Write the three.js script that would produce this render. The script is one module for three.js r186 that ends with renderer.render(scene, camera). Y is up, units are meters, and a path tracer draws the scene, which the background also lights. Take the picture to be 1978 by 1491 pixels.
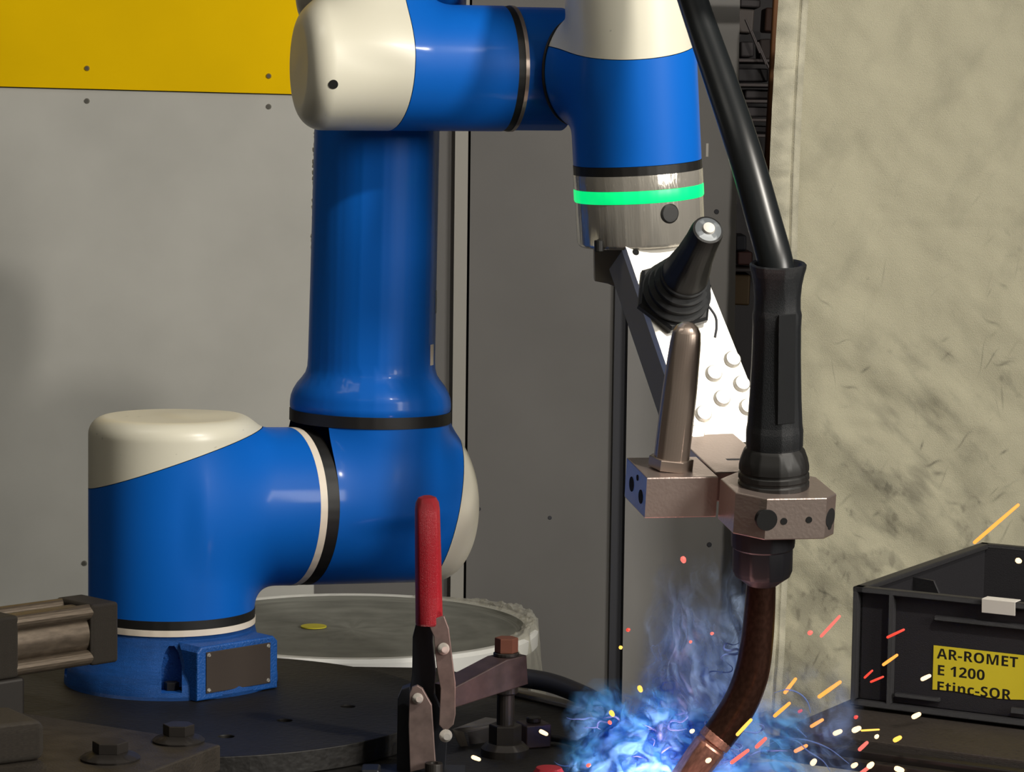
import * as THREE from 'three';
import { RoundedBoxGeometry } from 'three/addons/geometries/RoundedBoxGeometry.js';
import { MarchingCubes } from 'three/addons/objects/MarchingCubes.js';
import { ImprovedNoise } from 'three/addons/math/ImprovedNoise.js';
import { RectAreaLightUniformsLib } from 'three/addons/lights/RectAreaLightUniformsLib.js';
import { Brush, Evaluator, SUBTRACTION } from 'three-bvh-csg';
import { mergeGeometries, mergeVertices, toCreasedNormals } from 'three/addons/utils/BufferGeometryUtils.js';

const V = (x, y, z) => new THREE.Vector3(x, y, z);
const scene = new THREE.Scene();
scene.background = new THREE.Color(0x000000);
const renderer = new THREE.WebGLRenderer({ antialias: true });
renderer.toneMapping = THREE.LinearToneMapping;
renderer.toneMappingExposure = 1.0;
renderer.shadowMap.enabled = true;
RectAreaLightUniformsLib.init();

// ---------------------------------------------------------------- camera
const PW = 1978, PH = 1491, F = 5500;
const camera = new THREE.PerspectiveCamera(2 * Math.atan(PH / 2 / F) * 180 / Math.PI, PW / PH, 0.05, 60);
camera.position.set(0, 1.566, 3.3);
camera.rotation.order = 'YXZ';
camera.rotation.set(-5.5 * Math.PI / 180, 0, 0.8 * Math.PI / 180);
camera.updateMatrixWorld(true);
const EYE = camera.position.clone(), FWD = V(0, 0, -1).applyQuaternion(camera.quaternion);

// ---------------------------------------------------------------- lights
// key: a small work lamp high on the right of the cell
const KEY_AT = V(0.86, 2.46, 1.12), KEY_TO = V(0.16, 1.28, 0.05), KEY_I = 6.2;
// hall lighting: ceiling tubes
const TUBE_NITS = [7, 3, 3];
// broad fill light from the right, given to an unseen, added window
const FILL_WINDOW_NITS = 26, WIN = { y0: 1.85, y1: 3.25, z0: 2.05, z1: 4.05 };
// weld arc
const ARC_I = 0.24;

// measured places: the point of the photo's pixel on a plane of the room
function ray(px, py) { return V((px - PW / 2) / F, -(py - PH / 2) / F, -1).applyQuaternion(camera.quaternion); }
function P(px, py, z) { const r = ray(px, py); return EYE.clone().addScaledVector(r, (z - EYE.z) / r.z); }
function PY(px, py, y) { const r = ray(px, py); return EYE.clone().addScaledVector(r, (y - EYE.y) / r.y); }
function PN(px, py, o, n) { const r = ray(px, py); return EYE.clone().addScaledVector(r, o.clone().sub(EYE).dot(n) / r.dot(n)); }
const mpp = (p) => p.clone().sub(EYE).dot(FWD) / F;

// ---------------------------------------------------------------- random, noise, textures
let seed = 7;
const rnd = () => { seed = (seed + 0x6d2b79f5) | 0; let t = Math.imul(seed ^ (seed >>> 15), 1 | seed); t = (t + Math.imul(t ^ (t >>> 7), 61 | t)) ^ t; return ((t ^ (t >>> 14)) >>> 0) / 4294967296; };
const rr = (a, b) => a + (b - a) * rnd();
const IN = new ImprovedNoise();
const fbm = (x, y, z, o = 4) => { let s = 0, a = 0.5; for (let i = 0; i < o; i++) { s += a * IN.noise(x, y, z); x *= 2.03; y *= 2.03; z *= 2.03; a *= 0.5; } return s; };
const clamp = (x, a = 0, b = 1) => Math.min(b, Math.max(a, x));
const smooth = (a, b, x) => { const t = clamp((x - a) / (b - a)); return t * t * (3 - 2 * t); };
// periodic fbm on the unit square (torus in 4-d would be dearer; two blended copies do)
function texture(n, f, srgb = false) {
  const d = new Uint8Array(n * n * 4);
  for (let j = 0; j < n; j++) for (let i = 0; i < n; i++) {
    const c = f(i / n, j / n), k = (j * n + i) * 4;
    if (typeof c === 'number') d[k] = d[k + 1] = d[k + 2] = clamp(c) * 255; else for (let q = 0; q < 3; q++) d[k + q] = clamp(c[q]) * 255;
    d[k + 3] = 255;
  }
  const t = new THREE.DataTexture(d, n, n); t.wrapS = t.wrapT = THREE.MirroredRepeatWrapping; t.magFilter = THREE.LinearFilter; t.minFilter = THREE.LinearMipmapLinearFilter;
  if (srgb) t.colorSpace = THREE.SRGBColorSpace; t.needsUpdate = true; return t;
}
const rep = (t, u, v = u) => { const c = t.clone(); c.repeat.set(u, v); c.needsUpdate = true; return c; };
const grain = texture(256, (u, v) => 0.5 + 0.9 * fbm(u * 40, v * 40, 1.3, 3));
const blotch = texture(256, (u, v) => 0.80 + 0.55 * fbm(u * 7, v * 7, 5.1, 5));
const faint = texture(256, (u, v) => 0.93 + 0.22 * fbm(u * 6, v * 6, 2.7, 5));
const spots = texture(512, (u, v) => 0.97 + 0.08 * fbm(u * 5, v * 5, 8.2, 3) - (fbm(u * 55, v * 55, 9, 2) > 0.42 ? 0.3 : 0));
const speck = texture(512, (u, v) => { const a = fbm(u * 60, v * 60, 9, 2), b = fbm(u * 9, v * 9, 3, 4); return 0.86 + 0.26 * b - (a > 0.30 ? 0.35 : 0) ; });
const brushed = texture(256, (u, v) => 0.5 + 0.7 * fbm(u * 90, v * 3, 2.2, 3));

const lin = (hex) => new THREE.Color(hex);
const std = (color, roughness = 0.5, metalness = 0, o = {}) => new THREE.MeshStandardMaterial({ color: lin(color), roughness, metalness, ...o });
const phys = (color, roughness, o = {}) => new THREE.MeshPhysicalMaterial({ color: lin(color), roughness, ...o });
const M = {
  blue: phys('#0a60c0', 0.46, { specularIntensity: 0.28, clearcoat: 0.13, clearcoatRoughness: 0.14 }),
  blueCast: std('#0d55a6', 0.55, 0, { map: rep(speck, 3), bumpMap: rep(grain, 12), bumpScale: 0.0006 }),
  cream: phys('#dcd8c6', 0.42, { clearcoat: 0.25, clearcoatRoughness: 0.25, map: rep(spots, 2) }),
  white: std('#e8dccb', 0.45),
  rubber: std('#131211', 0.55),
  rubberSoft: std('#15171a', 0.5, 0, { bumpMap: rep(grain, 10), bumpScale: 0.0003 }),
  cable: phys('#15181a', 0.34, {}),
  knob: std('#101114', 0.5),
  knobEnd: std('#63686c', 0.4, 0.2),
  hole: std('#050505', 0.9),
  steel: std('#c9c4ba', 0.36, 0.65, { roughnessMap: rep(brushed, 3, 3), bumpMap: rep(brushed, 3, 3), bumpScale: 0.0002 }),
  alu: std('#d6d1c8', 0.46, 0.75, { bumpMap: rep(grain, 8), bumpScale: 0.0003 }),
  plate: std('#e6e2da', 0.42, 0.55, {}),
  plateSide: std('#8f8a7e', 0.6, 0.3),
  block: std('#c6b4ac', 0.32, 0.85, { bumpMap: rep(grain, 8), bumpScale: 0.0002 }),
  post: std('#ad9d92', 0.32, 0.7),
  copper: std('#5a3d33', 0.30, 0.85, { map: rep(blotch, 4) }),
  nozzle: std('#c98f7e', 0.38, 0.8, { map: rep(blotch, 5) }),
  led: std('#04c06a', 0.4, 0, { emissive: lin('#00e87c'), emissiveIntensity: 0.95 }),
  boardGrey: std('#bcbbb5', 0.72, 0, { map: rep(faint, 0.8) }),
  boardYellow: phys('#f2c600', 0.7, { specularIntensity: 0.15, map: rep(faint, 0.5) }),
  door: std('#6b6967', 0.7, 0, { map: rep(faint, 0.7) }),
  doorRight: std('#858381', 0.66, 0, { map: rep(faint, 0.7) }),
  trim: std('#98958e', 0.6, 0),
  seam: std('#35363c', 0.7),
  screw: std('#8d8b84', 0.35, 0.8),
  table: std('#1f1d1b', 0.58, 0.35, { map: rep(speck, 1.3), bumpMap: rep(grain, 4), bumpScale: 0.0006 }),
  tableRight: std('#3b342f', 0.62, 0.2, { map: rep(speck, 1.6), bumpMap: rep(grain, 4), bumpScale: 0.0008 }),
  blackSteel: std('#2d2926', 0.5, 0.4, { map: rep(speck, 5) }),
  dirtySteel: std('#413b34', 0.55, 0.4, { map: rep(blotch, 6), bumpMap: rep(grain, 10), bumpScale: 0.0004 }),
  cylTube: std('#6b5f52', 0.42, 0.6, { map: rep(blotch, 5) }),
  clampDark: std('#1d1f25', 0.42, 0.3),
  clampSteel: std('#8d7a75', 0.45, 0.55, { map: rep(blotch, 8) }),
  clampArm: std('#50403f', 0.5, 0.4, { map: rep(blotch, 8) }),
  rust: std('#6b4030', 0.7, 0.3),
  red: phys('#900a1c', 0.38, { bumpMap: rep(grain, 8), bumpScale: 0.0004 }),
  sheet: std('#8a847c', 0.5, 0.5),
  drumTop: std('#868780', 0.62, 0.1, { map: rep(blotch, 2) }),
  drumLip: std('#f2f2ee', 0.34, 0.25),
  sticker: std('#d3c832', 0.6),
  film: phys('#d8d6cc', 0.35, { transmission: 0.6, transparent: true, opacity: 0.75, side: THREE.DoubleSide }),
  crate: std('#2b2a2d', 0.42, 0, { bumpMap: rep(grain, 6), bumpScale: 0.0003 }),
  tag: std('#d9d4cc', 0.6),
  wood: std('#7a4f2c', 0.7),
  rack: std('#2d2a2c', 0.6, 0.2),
  rackPart: std('#4d4646', 0.5, 0.4),
  hose: std('#22232b', 0.55),
  hall: std('#6f6c66', 0.9, 0, { map: rep(blotch, 0.3) }),
  floor: std('#4d4a45', 0.85, 0, { map: rep(blotch, 0.4) }),
};
M.film.thickness = 0;

// ---------------------------------------------------------------- object helpers
const used = new Map(), rootPos = new WeakMap();
const numbered = (n) => { const k = used.get(n) ?? 0; used.set(n, k + 1); return k ? n + '_' + String(k).padStart(3, '0') : n; };
const shade = (m) => { m.castShadow = m.receiveShadow = true; return m; };
function thing(name, label, category, at, group, kind) {
  const g = new THREE.Group(); g.name = numbered(name); g.position.copy(at); g.userData = { label, category };
  if (group) g.userData.group = group; if (kind) g.userData.kind = kind;
  rootPos.set(g, at.clone()); scene.add(g); return g;
}
// geometry in world metres becomes a part of a thing (or a sub-part of a part)
function part(parent, name, geo, mat, label) {
  const g = geo.clone(), o = rootPos.get(parent); g.translate(-o.x, -o.y, -o.z);
  const m = shade(new THREE.Mesh(g, mat)); m.name = name; if (label) m.userData.label = label;
  rootPos.set(m, o); parent.add(m); return m;
}
function solo(name, geo, mat, label, category, group, kind) {
  const m = shade(new THREE.Mesh(geo, mat)); m.name = numbered(name); if (label) m.userData.label = label; if (category) m.userData.category = category;
  if (group) m.userData.group = group; if (kind) m.userData.kind = kind; rootPos.set(m, V(0, 0, 0)); scene.add(m); return m;
}
const struct = (name, geo, mat) => { const m = shade(new THREE.Mesh(geo, mat)); m.name = name; m.userData.kind = 'structure'; rootPos.set(m, V(0, 0, 0)); scene.add(m); return m; };
const MG = (l) => mergeGeometries(l.map((g) => { const c = g.index ? g.toNonIndexed() : g.clone(); for (const k of Object.keys(c.attributes)) if (!['position', 'normal', 'uv'].includes(k)) c.deleteAttribute(k); if (!c.attributes.uv) c.setAttribute('uv', new THREE.BufferAttribute(new Float32Array(c.attributes.position.count * 2), 2)); return c; }));

// basis: y axis along A->B
function along(geo, A, B) {
  const d = B.clone().sub(A).normalize(), q = new THREE.Quaternion().setFromUnitVectors(V(0, 1, 0), d);
  return geo.clone().applyQuaternion(q).translate(A.x, A.y, A.z);
}
// lathe profile [[r, h] ...] with h measured from A towards B
const lathe = (pts, A, B, n = 64) => along(toCreasedNormals(new THREE.LatheGeometry(pts.map(([r, h]) => new THREE.Vector2(Math.max(r, 1e-5), h)), n), 0.55), A, B);
const rod = (A, B, r, n = 20, r2 = r) => { const h = A.distanceTo(B), e = Math.min(r * 0.12, h * 0.2); return lathe([[0, 0], [r - e, 0], [r, e], [r2, h - e], [r2 - e, h], [0, h]], A, B, n); };
const hexHead = (A, B, r) => { const h = A.distanceTo(B); const s = new THREE.Shape(); for (let i = 0; i < 6; i++) s[i ? 'lineTo' : 'moveTo'](Math.cos(i * Math.PI / 3) * r, Math.sin(i * Math.PI / 3) * r); return along(new THREE.ExtrudeGeometry(s, { depth: h * 0.86, bevelEnabled: true, bevelSize: r * 0.06, bevelThickness: h * 0.07, bevelSegments: 2 }).translate(0, 0, h * 0.07).rotateX(-Math.PI / 2), A, B); };
const tube = (pts, r, n = 80, m = 16) => new THREE.TubeGeometry(new THREE.CatmullRomCurve3(pts, false, 'centripetal'), n, r, m);
// tube whose radius changes along its length
function taper(pts, radii, n = 90, m = 20, cap = true) {
  const c = new THREE.CatmullRomCurve3(pts, false, 'centripetal'), g = new THREE.TubeGeometry(c, n, 1, m), p = g.attributes.position, s = radii.length - 1;
  for (let i = 0; i <= n; i++) {
    const u = i / n, at = c.getPointAt(u), t = c.getUtoTmapping(u) * s, k = Math.min(s - 1, Math.floor(t)), r = radii[k] + (radii[k + 1] - radii[k]) * (t - k);
    for (let j = 0; j <= m; j++) { const q = i * (m + 1) + j; const v = V(p.getX(q), p.getY(q), p.getZ(q)).sub(at).multiplyScalar(r).add(at); p.setXYZ(q, v.x, v.y, v.z); }
  }
  if (!cap) return g;
  const caps = [0, 1].map((u) => { const a = c.getPointAt(u), d = c.getTangentAt(u).multiplyScalar(u ? 1 : -1), r = radii[u ? s : 0]; return lathe([[r, 0], [r * 0.8, r * 0.15], [0, r * 0.2]], a, a.clone().add(d), m); });
  return MG([g, ...caps]);
}
// a block with 8 corners: a = near loop, b = far loop, flat shaded, edges lightly bevelled by nothing (thin sheets)
function hexa(a, b) {
  const q = []; const quad = (p0, p1, p2, p3) => q.push(p0, p1, p2, p0, p2, p3); const n = a.length;
  for (let i = 1; i < n - 1; i++) q.push(a[0], a[i], a[i + 1]);
  for (let i = 1; i < n - 1; i++) q.push(b[0], b[i + 1], b[i]);
  for (let i = 0; i < n; i++) { const j = (i + 1) % n; quad(a[j], a[i], b[i], b[j]); }
  const g = new THREE.BufferGeometry().setFromPoints(q); g.computeVertexNormals();
  const uv = new Float32Array(q.length * 2); q.forEach((p, i) => { uv[i * 2] = p.x + p.z; uv[i * 2 + 1] = p.y + p.z * 0.5; }); g.setAttribute('uv', new THREE.BufferAttribute(uv, 2));
  return g;
}
const frame = (o, X, Y, Z) => new THREE.Matrix4().makeBasis(X, Y, Z).setPosition(o);
const rbox = (w, h, d, r = 0.002) => new RoundedBoxGeometry(w, h, d, 3, Math.min(r, w * 0.3, h * 0.3, d * 0.3));
function extr(poly, depth, bevel = 0.001, holes = []) {
  const s = new THREE.Shape(poly.map(([x, y]) => new THREE.Vector2(x, y)));
  for (const [x, y, r, r2] of holes) s.holes.push(new THREE.Path().absellipse(x, y, r, r2 ?? r, 0, Math.PI * 2));
  return new THREE.ExtrudeGeometry(s, { depth: depth - 2 * bevel, bevelEnabled: bevel > 0, bevelSize: bevel, bevelThickness: bevel, bevelOffset: -bevel, bevelSegments: 2, curveSegments: 24 }).translate(0, 0, bevel);
}

// a flat piece whose outline is given by places of the photo on the plane z, thickness backwards
function planar(l, z, th, bev = 0.0008) { const o = P(l[0][0], l[0][1], z); return extr(l.map(([x, y]) => { const q = P(x, y, z).sub(o); return [q.x, q.y]; }), th, bev).translate(o.x, o.y, z - th); }

// smooth housings: a distance field, meshed, moved onto the surface exactly, cut by planes
function sdfGeo(f, c, h, res) {
  const mc = new MarchingCubes(res, undefined, false, false, 160000), hs = res / 2;
  for (let z = 0; z < res; z++) for (let y = 0; y < res; y++) for (let x = 0; x < res; x++)
    mc.field[z * res * res + y * res + x] = -f(c.x + h.x * (x - hs) / hs, c.y + h.y * (y - hs) / hs, c.z + h.z * (z - hs) / hs);
  mc.isolation = 0; mc.update();
  const n = mc.count, pos = new Float32Array(n * 3), nor = new Float32Array(n * 3), uv = new Float32Array(n * 2), e = 4e-4;
  for (let i = 0; i < n; i++) {
    let x = c.x + h.x * mc.positionArray[i * 3], y = c.y + h.y * mc.positionArray[i * 3 + 1], z = c.z + h.z * mc.positionArray[i * 3 + 2], gx, gy, gz;
    for (let k = 0; k < 3; k++) {
      gx = f(x + e, y, z) - f(x - e, y, z); gy = f(x, y + e, z) - f(x, y - e, z); gz = f(x, y, z + e) - f(x, y, z - e);
      const l = Math.hypot(gx, gy, gz) || 1; gx /= l; gy /= l; gz /= l;
      if (k < 2) { const d = f(x, y, z); x -= gx * d; y -= gy * d; z -= gz * d; }
    }
    pos.set([x, y, z], i * 3); nor.set([gx, gy, gz], i * 3); uv.set([x + z * 0.7, y + z * 0.4], i * 2);
  }
  const g = new THREE.BufferGeometry(); g.setAttribute('position', new THREE.BufferAttribute(pos, 3)); g.setAttribute('normal', new THREE.BufferAttribute(nor, 3)); g.setAttribute('uv', new THREE.BufferAttribute(uv, 2));
  return g;
}
// keep what lies on the positive side of each plane {o, n}
function cut(geo, planes) {
  let P_ = geo.attributes.position.array, N_ = geo.attributes.normal.array, T = [];
  for (let i = 0; i < P_.length / 3; i += 3) T.push([0, 1, 2].map((k) => [P_[(i + k) * 3], P_[(i + k) * 3 + 1], P_[(i + k) * 3 + 2], N_[(i + k) * 3], N_[(i + k) * 3 + 1], N_[(i + k) * 3 + 2]]));
  for (const { o, n } of planes) {
    const d = (v) => (v[0] - o.x) * n.x + (v[1] - o.y) * n.y + (v[2] - o.z) * n.z, mix = (a, b) => { const t = d(a) / (d(a) - d(b)); return a.map((x, i) => x + (b[i] - x) * t); }, out = [];
    for (const t of T) {
      const poly = [];
      for (let k = 0; k < 3; k++) { const a = t[k], b = t[(k + 1) % 3], da = d(a), db = d(b); if (da >= 0) poly.push(a); if ((da >= 0) !== (db >= 0)) poly.push(mix(a, b)); }
      for (let k = 1; k < poly.length - 1; k++) out.push([poly[0], poly[k], poly[k + 1]]);
    }
    T = out;
  }
  const n = T.length * 3, pos = new Float32Array(n * 3), nor = new Float32Array(n * 3), uv = new Float32Array(n * 2); let q = 0;
  for (const t of T) for (const v of t) { pos.set(v.slice(0, 3), q * 3); nor.set(v.slice(3), q * 3); uv.set([v[0] + v[2] * 0.7, v[1] + v[2] * 0.4], q * 2); q++; }
  const g = new THREE.BufferGeometry(); g.setAttribute('position', new THREE.BufferAttribute(pos, 3)); g.setAttribute('normal', new THREE.BufferAttribute(nor, 3)); g.setAttribute('uv', new THREE.BufferAttribute(uv, 2));
  return mergeVertices(g, 1e-6);
}
const flip = ({ o, n }, gap = 0) => ({ o: o.clone().addScaledVector(n, gap), n: n.clone().negate() });
// capped cylinder from A to B, radius r, edge rounding ea at A and eb at B
function sCyl(A, B, r, e = 0.004) {
  const d = B.clone().sub(A), L = d.length(); d.divideScalar(L);
  return (x, y, z) => {
    const px = x - A.x, py = y - A.y, pz = z - A.z, t = px * d.x + py * d.y + pz * d.z, q = Math.sqrt(Math.max(0, px * px + py * py + pz * pz - t * t));
    const dx = q - r + e, dy = Math.abs(t - L / 2) - L / 2 + e; return Math.min(Math.max(dx, dy), 0) + Math.hypot(Math.max(dx, 0), Math.max(dy, 0)) - e;
  };
}
const smin = (a, b, k) => { const h = Math.max(k - Math.abs(a - b), 0) / k; return Math.min(a, b) - h * h * k * 0.25; };

// ================================================================ the hall (setting)
const HX = 3.4, HZ0 = -2.6, HZ1 = 5.2, HY = 3.6, TH = 0.15;
const slab = (x0, x1, y0, y1, z0, z1) => new THREE.BoxGeometry(x1 - x0, y1 - y0, z1 - z0).translate((x0 + x1) / 2, (y0 + y1) / 2, (z0 + z1) / 2);
struct('floor', slab(-HX - TH, HX + TH, -TH, 0, HZ0 - TH, HZ1 + TH), M.floor);
struct('ceiling', slab(-HX - TH, HX + TH, HY, HY + TH, HZ0 - TH, HZ1 + TH), M.hall);
struct('wall_back', slab(-HX, HX, 0, HY, HZ0 - TH, HZ0), M.hall);
struct('wall_front', slab(-HX, HX, 0, HY, HZ1, HZ1 + TH), M.hall);
struct('wall_left', slab(-HX - TH, -HX, 0, HY, HZ0 - TH, HZ1 + TH), M.hall);
struct('wall_right', MG([slab(HX, HX + TH, 0, HY, HZ0 - TH, WIN.z0), slab(HX, HX + TH, 0, HY, WIN.z1, HZ1 + TH), slab(HX, HX + TH, 0, WIN.y0, WIN.z0, WIN.z1), slab(HX, HX + TH, WIN.y1, HY, WIN.z0, WIN.z1)]), M.hall);
{  // window added out of view to light the arm broadly from the right
  const w = new THREE.Group(); w.name = 'added_window_1'; w.userData.kind = 'structure'; w.position.set(HX, WIN.y0, (WIN.z0 + WIN.z1) / 2); rootPos.set(w, w.position.clone()); scene.add(w);
  const b = 0.05, zc = (WIN.z0 + WIN.z1) / 2, yc = (WIN.y0 + WIN.y1) / 2;
  part(w, 'added_window_frame', MG([slab(HX + 0.02, HX + 0.1, WIN.y0, WIN.y0 + b, WIN.z0, WIN.z1), slab(HX + 0.02, HX + 0.1, WIN.y1 - b, WIN.y1, WIN.z0, WIN.z1), slab(HX + 0.02, HX + 0.1, WIN.y0, WIN.y1, WIN.z0, WIN.z0 + b), slab(HX + 0.02, HX + 0.1, WIN.y0, WIN.y1, WIN.z1 - b, WIN.z1), slab(HX + 0.02, HX + 0.1, WIN.y0, WIN.y1, zc - b / 2, zc + b / 2)]), M.trim);
  part(w, 'glow_pane', slab(HX + 0.10, HX + TH, WIN.y0, WIN.y1, WIN.z0, WIN.z1), std('#ffffff', 0.5, 0, { emissive: lin('#f4f4f0'), emissiveIntensity: 3 }));
  const l = new THREE.RectAreaLight(lin('#fffaf0'), FILL_WINDOW_NITS, WIN.z1 - WIN.z0 - 0.1, WIN.y1 - WIN.y0 - 0.1); l.name = 'added_window_light'; l.position.set(HX - 0.01, yc, zc); l.lookAt(0, yc, zc); scene.add(l);
}

// ceiling tubes
[[-1.3, 0.9], [1.25, 2.2], [-0.9, 3.3]].forEach(([x, z], i) => {
  const t = thing('ceiling_light', ['white ceiling tube light over the left of the cell', 'white ceiling tube light to the right of the camera', 'white ceiling tube light behind the camera'][i], 'ceiling light', V(x, HY - 0.03, z), 'ceiling tube lights');
  part(t, 'housing', rbox(1.3, 0.06, 0.34, 0.01).translate(x, HY - 0.03, z), M.white);
  part(t, 'diffuser', rbox(1.24, 0.02, 0.28, 0.005).translate(x, HY - 0.07, z), std('#ffffff', 0.5, 0, { emissive: lin('#fff1d8'), emissiveIntensity: 1.4 }));
  const l = new THREE.RectAreaLight(lin('#fffaf0'), TUBE_NITS[i], 1.2, 0.26); l.name = 'ceiling_light_source'; l.position.set(x, HY - 0.09, z); l.lookAt(x, 0, z); scene.add(l);
});
// the work lamp on the right
{
  const d = KEY_TO.clone().sub(KEY_AT).normalize(), at = KEY_AT, b = at.clone().addScaledVector(d, -0.02);
  const t = thing('work_lamp', 'black work lamp high on the right shining on the robot wrist', 'lamp', V(at.x, HY, at.z));
  part(t, 'lamp_shade', lathe([[0.0, -0.09], [0.03, -0.085], [0.045, -0.05], [0.075, 0.015], [0.078, 0.015], [0.05, -0.052], [0.033, -0.09], [0, -0.095]], b, b.clone().add(d)), M.rubber);
  part(t, 'lens', lathe([[0, 0], [0.04, -0.002], [0.05, -0.008], [0.04, -0.012], [0, -0.012]], b, b.clone().add(d)), std('#ffffff', 0.4, 0, { emissive: lin('#fff3dd'), emissiveIntensity: 3 }));
  part(t, 'pole', rod(b.clone().addScaledVector(d, -0.09), V(at.x, HY, at.z), 0.009), M.rubber);
  const s = new THREE.SpotLight(lin('#fff8ec'), KEY_I, 0, 0.82, 0.5, 2); s.name = 'work_lamp_source'; s.position.copy(at); s.target.position.copy(KEY_TO); s.castShadow = true; s.shadow.radius = 1.7; s.shadow.mapSize.set(2048, 2048); scene.add(s, s.target);
}

// ================================================================ back partition, doors
const ZB = -1.15;
{
  // left partition: grey boards with a yellow board above, set 4 cm before the door line
  const zp = ZB + 0.05, t = thing('partition', 'flat partition of a yellow board above a light grey board', 'partition', V(-0.8, 0, zp));
  const g0 = P(-420, 158, zp), g1 = P(612, 185, zp), lo = 0.0;
  part(t, 'grey_panel', hexa([V(g0.x, lo, zp), V(g1.x, lo, zp), g1, g0], [V(g0.x, lo, zp - 0.02), V(g1.x, lo, zp - 0.02), g1.clone().setZ(zp - 0.02), g0.clone().setZ(zp - 0.02)]), M.boardGrey, 'light grey board');
  const y0 = P(-420, 156, zp + 0.006), y1 = P(612, 183, zp + 0.006);
  part(t, 'yellow_panel', hexa([y0, y1, V(y1.x, 2.5, zp + 0.006), V(y0.x, 2.5, zp + 0.006)], [y0, y1, V(y1.x, 2.5, zp), V(y0.x, 2.5, zp)].map((p) => p.clone().setZ(zp - 0.014))), M.boardYellow, 'yellow board');
  for (const [x, y, k] of [[168, 132, 1], [519, 147, 1], [168, 195, 0], [519, 206, 0], [163, 1088, 0]]) {
    const c = P(x, y, zp + (k ? 0.006 : 0)), s = mpp(c);
    part(t, 'screw', lathe([[0, 4 * s], [3.5 * s, 3.2 * s], [5.2 * s, 1 * s], [5.4 * s, 0]], c, c.clone().add(V(0, 0, 1)), 16), M.screw);
  }
}
{
  // strip and post right of the arm
  const t = thing('door_frame', 'grey upright door frame post behind the blue arm', 'door frame', V(P(880, 700, ZB).x, 0, ZB));
  const strip = (x0, x1, z, dz, nm, m, lean = 6) => { const a = P(x0 + lean, 200, z), b = P(x1 + lean, 200, z), c = P(x0 - lean, 1150, z), d = P(x1 - lean, 1150, z); const ext = (p, q, y) => p.clone().lerp(q, (p.y - y) / (p.y - q.y)); const A = ext(a, c, 2.5), B = ext(b, d, 2.5), C = ext(a, c, 0.0), D = ext(b, d, 0.0); return part(t, nm, hexa([C, D, B, A], [C, D, B, A].map((p) => p.clone().setZ(z - dz))), m); };
  strip(585, 875, ZB, 0.02, 'side_panel', M.door);
  strip(875, 900, ZB + 0.014, 0.03, 'post', M.trim, 5);
  strip(899, 907, ZB - 0.012, 0.02, 'gap', M.hole, 5);
  strip(905, 1192, ZB, 0.02, 'door_leaf', M.door, 5);
  for (const [x, y] of [[1062, 1000], [925, 983], [1260, 880]]) { if (x > 1190) continue; const c = P(x, y, ZB), s = mpp(c); part(t, 'screw', lathe([[0, 2 * s], [3 * s, 1.5 * s], [4 * s, 0]], c, c.clone().add(V(0, 0, 1)), 12), M.seam); }
}
{
  const z = ZB + 0.02, t = thing('machine_cabinet', 'plain grey cabinet side between the dark seam and the canvas', 'cabinet', V(P(1310, 700, z).x, 0, z));
  const line = (x, y) => x + (700 - y) * 0.0165;
  const strip = (x0, x1, z, dz, nm, m) => { const c = (x, y) => { const p0 = P(line(x, 100), 100, z), p1 = P(line(x, 1300), 1300, z); return p0.clone().lerp(p1, (p0.y - y) / (p0.y - p1.y)); }; const L = [c(x0, 0), c(x1, 0), c(x1, 2.5), c(x0, 2.5)]; return part(t, nm, hexa(L, L.map((p) => p.clone().setZ(z - dz))), m); };
  strip(1186, 1213, z - 0.012, 0.04, 'seam', M.seam);
  strip(1212, 1418, z, 0.34, 'side_wall', M.doorRight);
  for (const [x, y] of [[1384, 409], [1370, 1052], [1262, 881]]) { const c = P(x, y, z), s = mpp(c); part(t, 'screw', lathe([[0, 2 * s], [4 * s, 1.5 * s], [5 * s, 0]], c, c.clone().add(V(0, 0, 1)), 12), M.seam); }
  const tp = P(1366, 290, z), s = mpp(tp);
  part(t, 'tape', rbox(5 * s, 26 * s, 2 * s, 0.0005).translate(tp.x, tp.y, tp.z), M.tag, 'small white tape mark');
}
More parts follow.
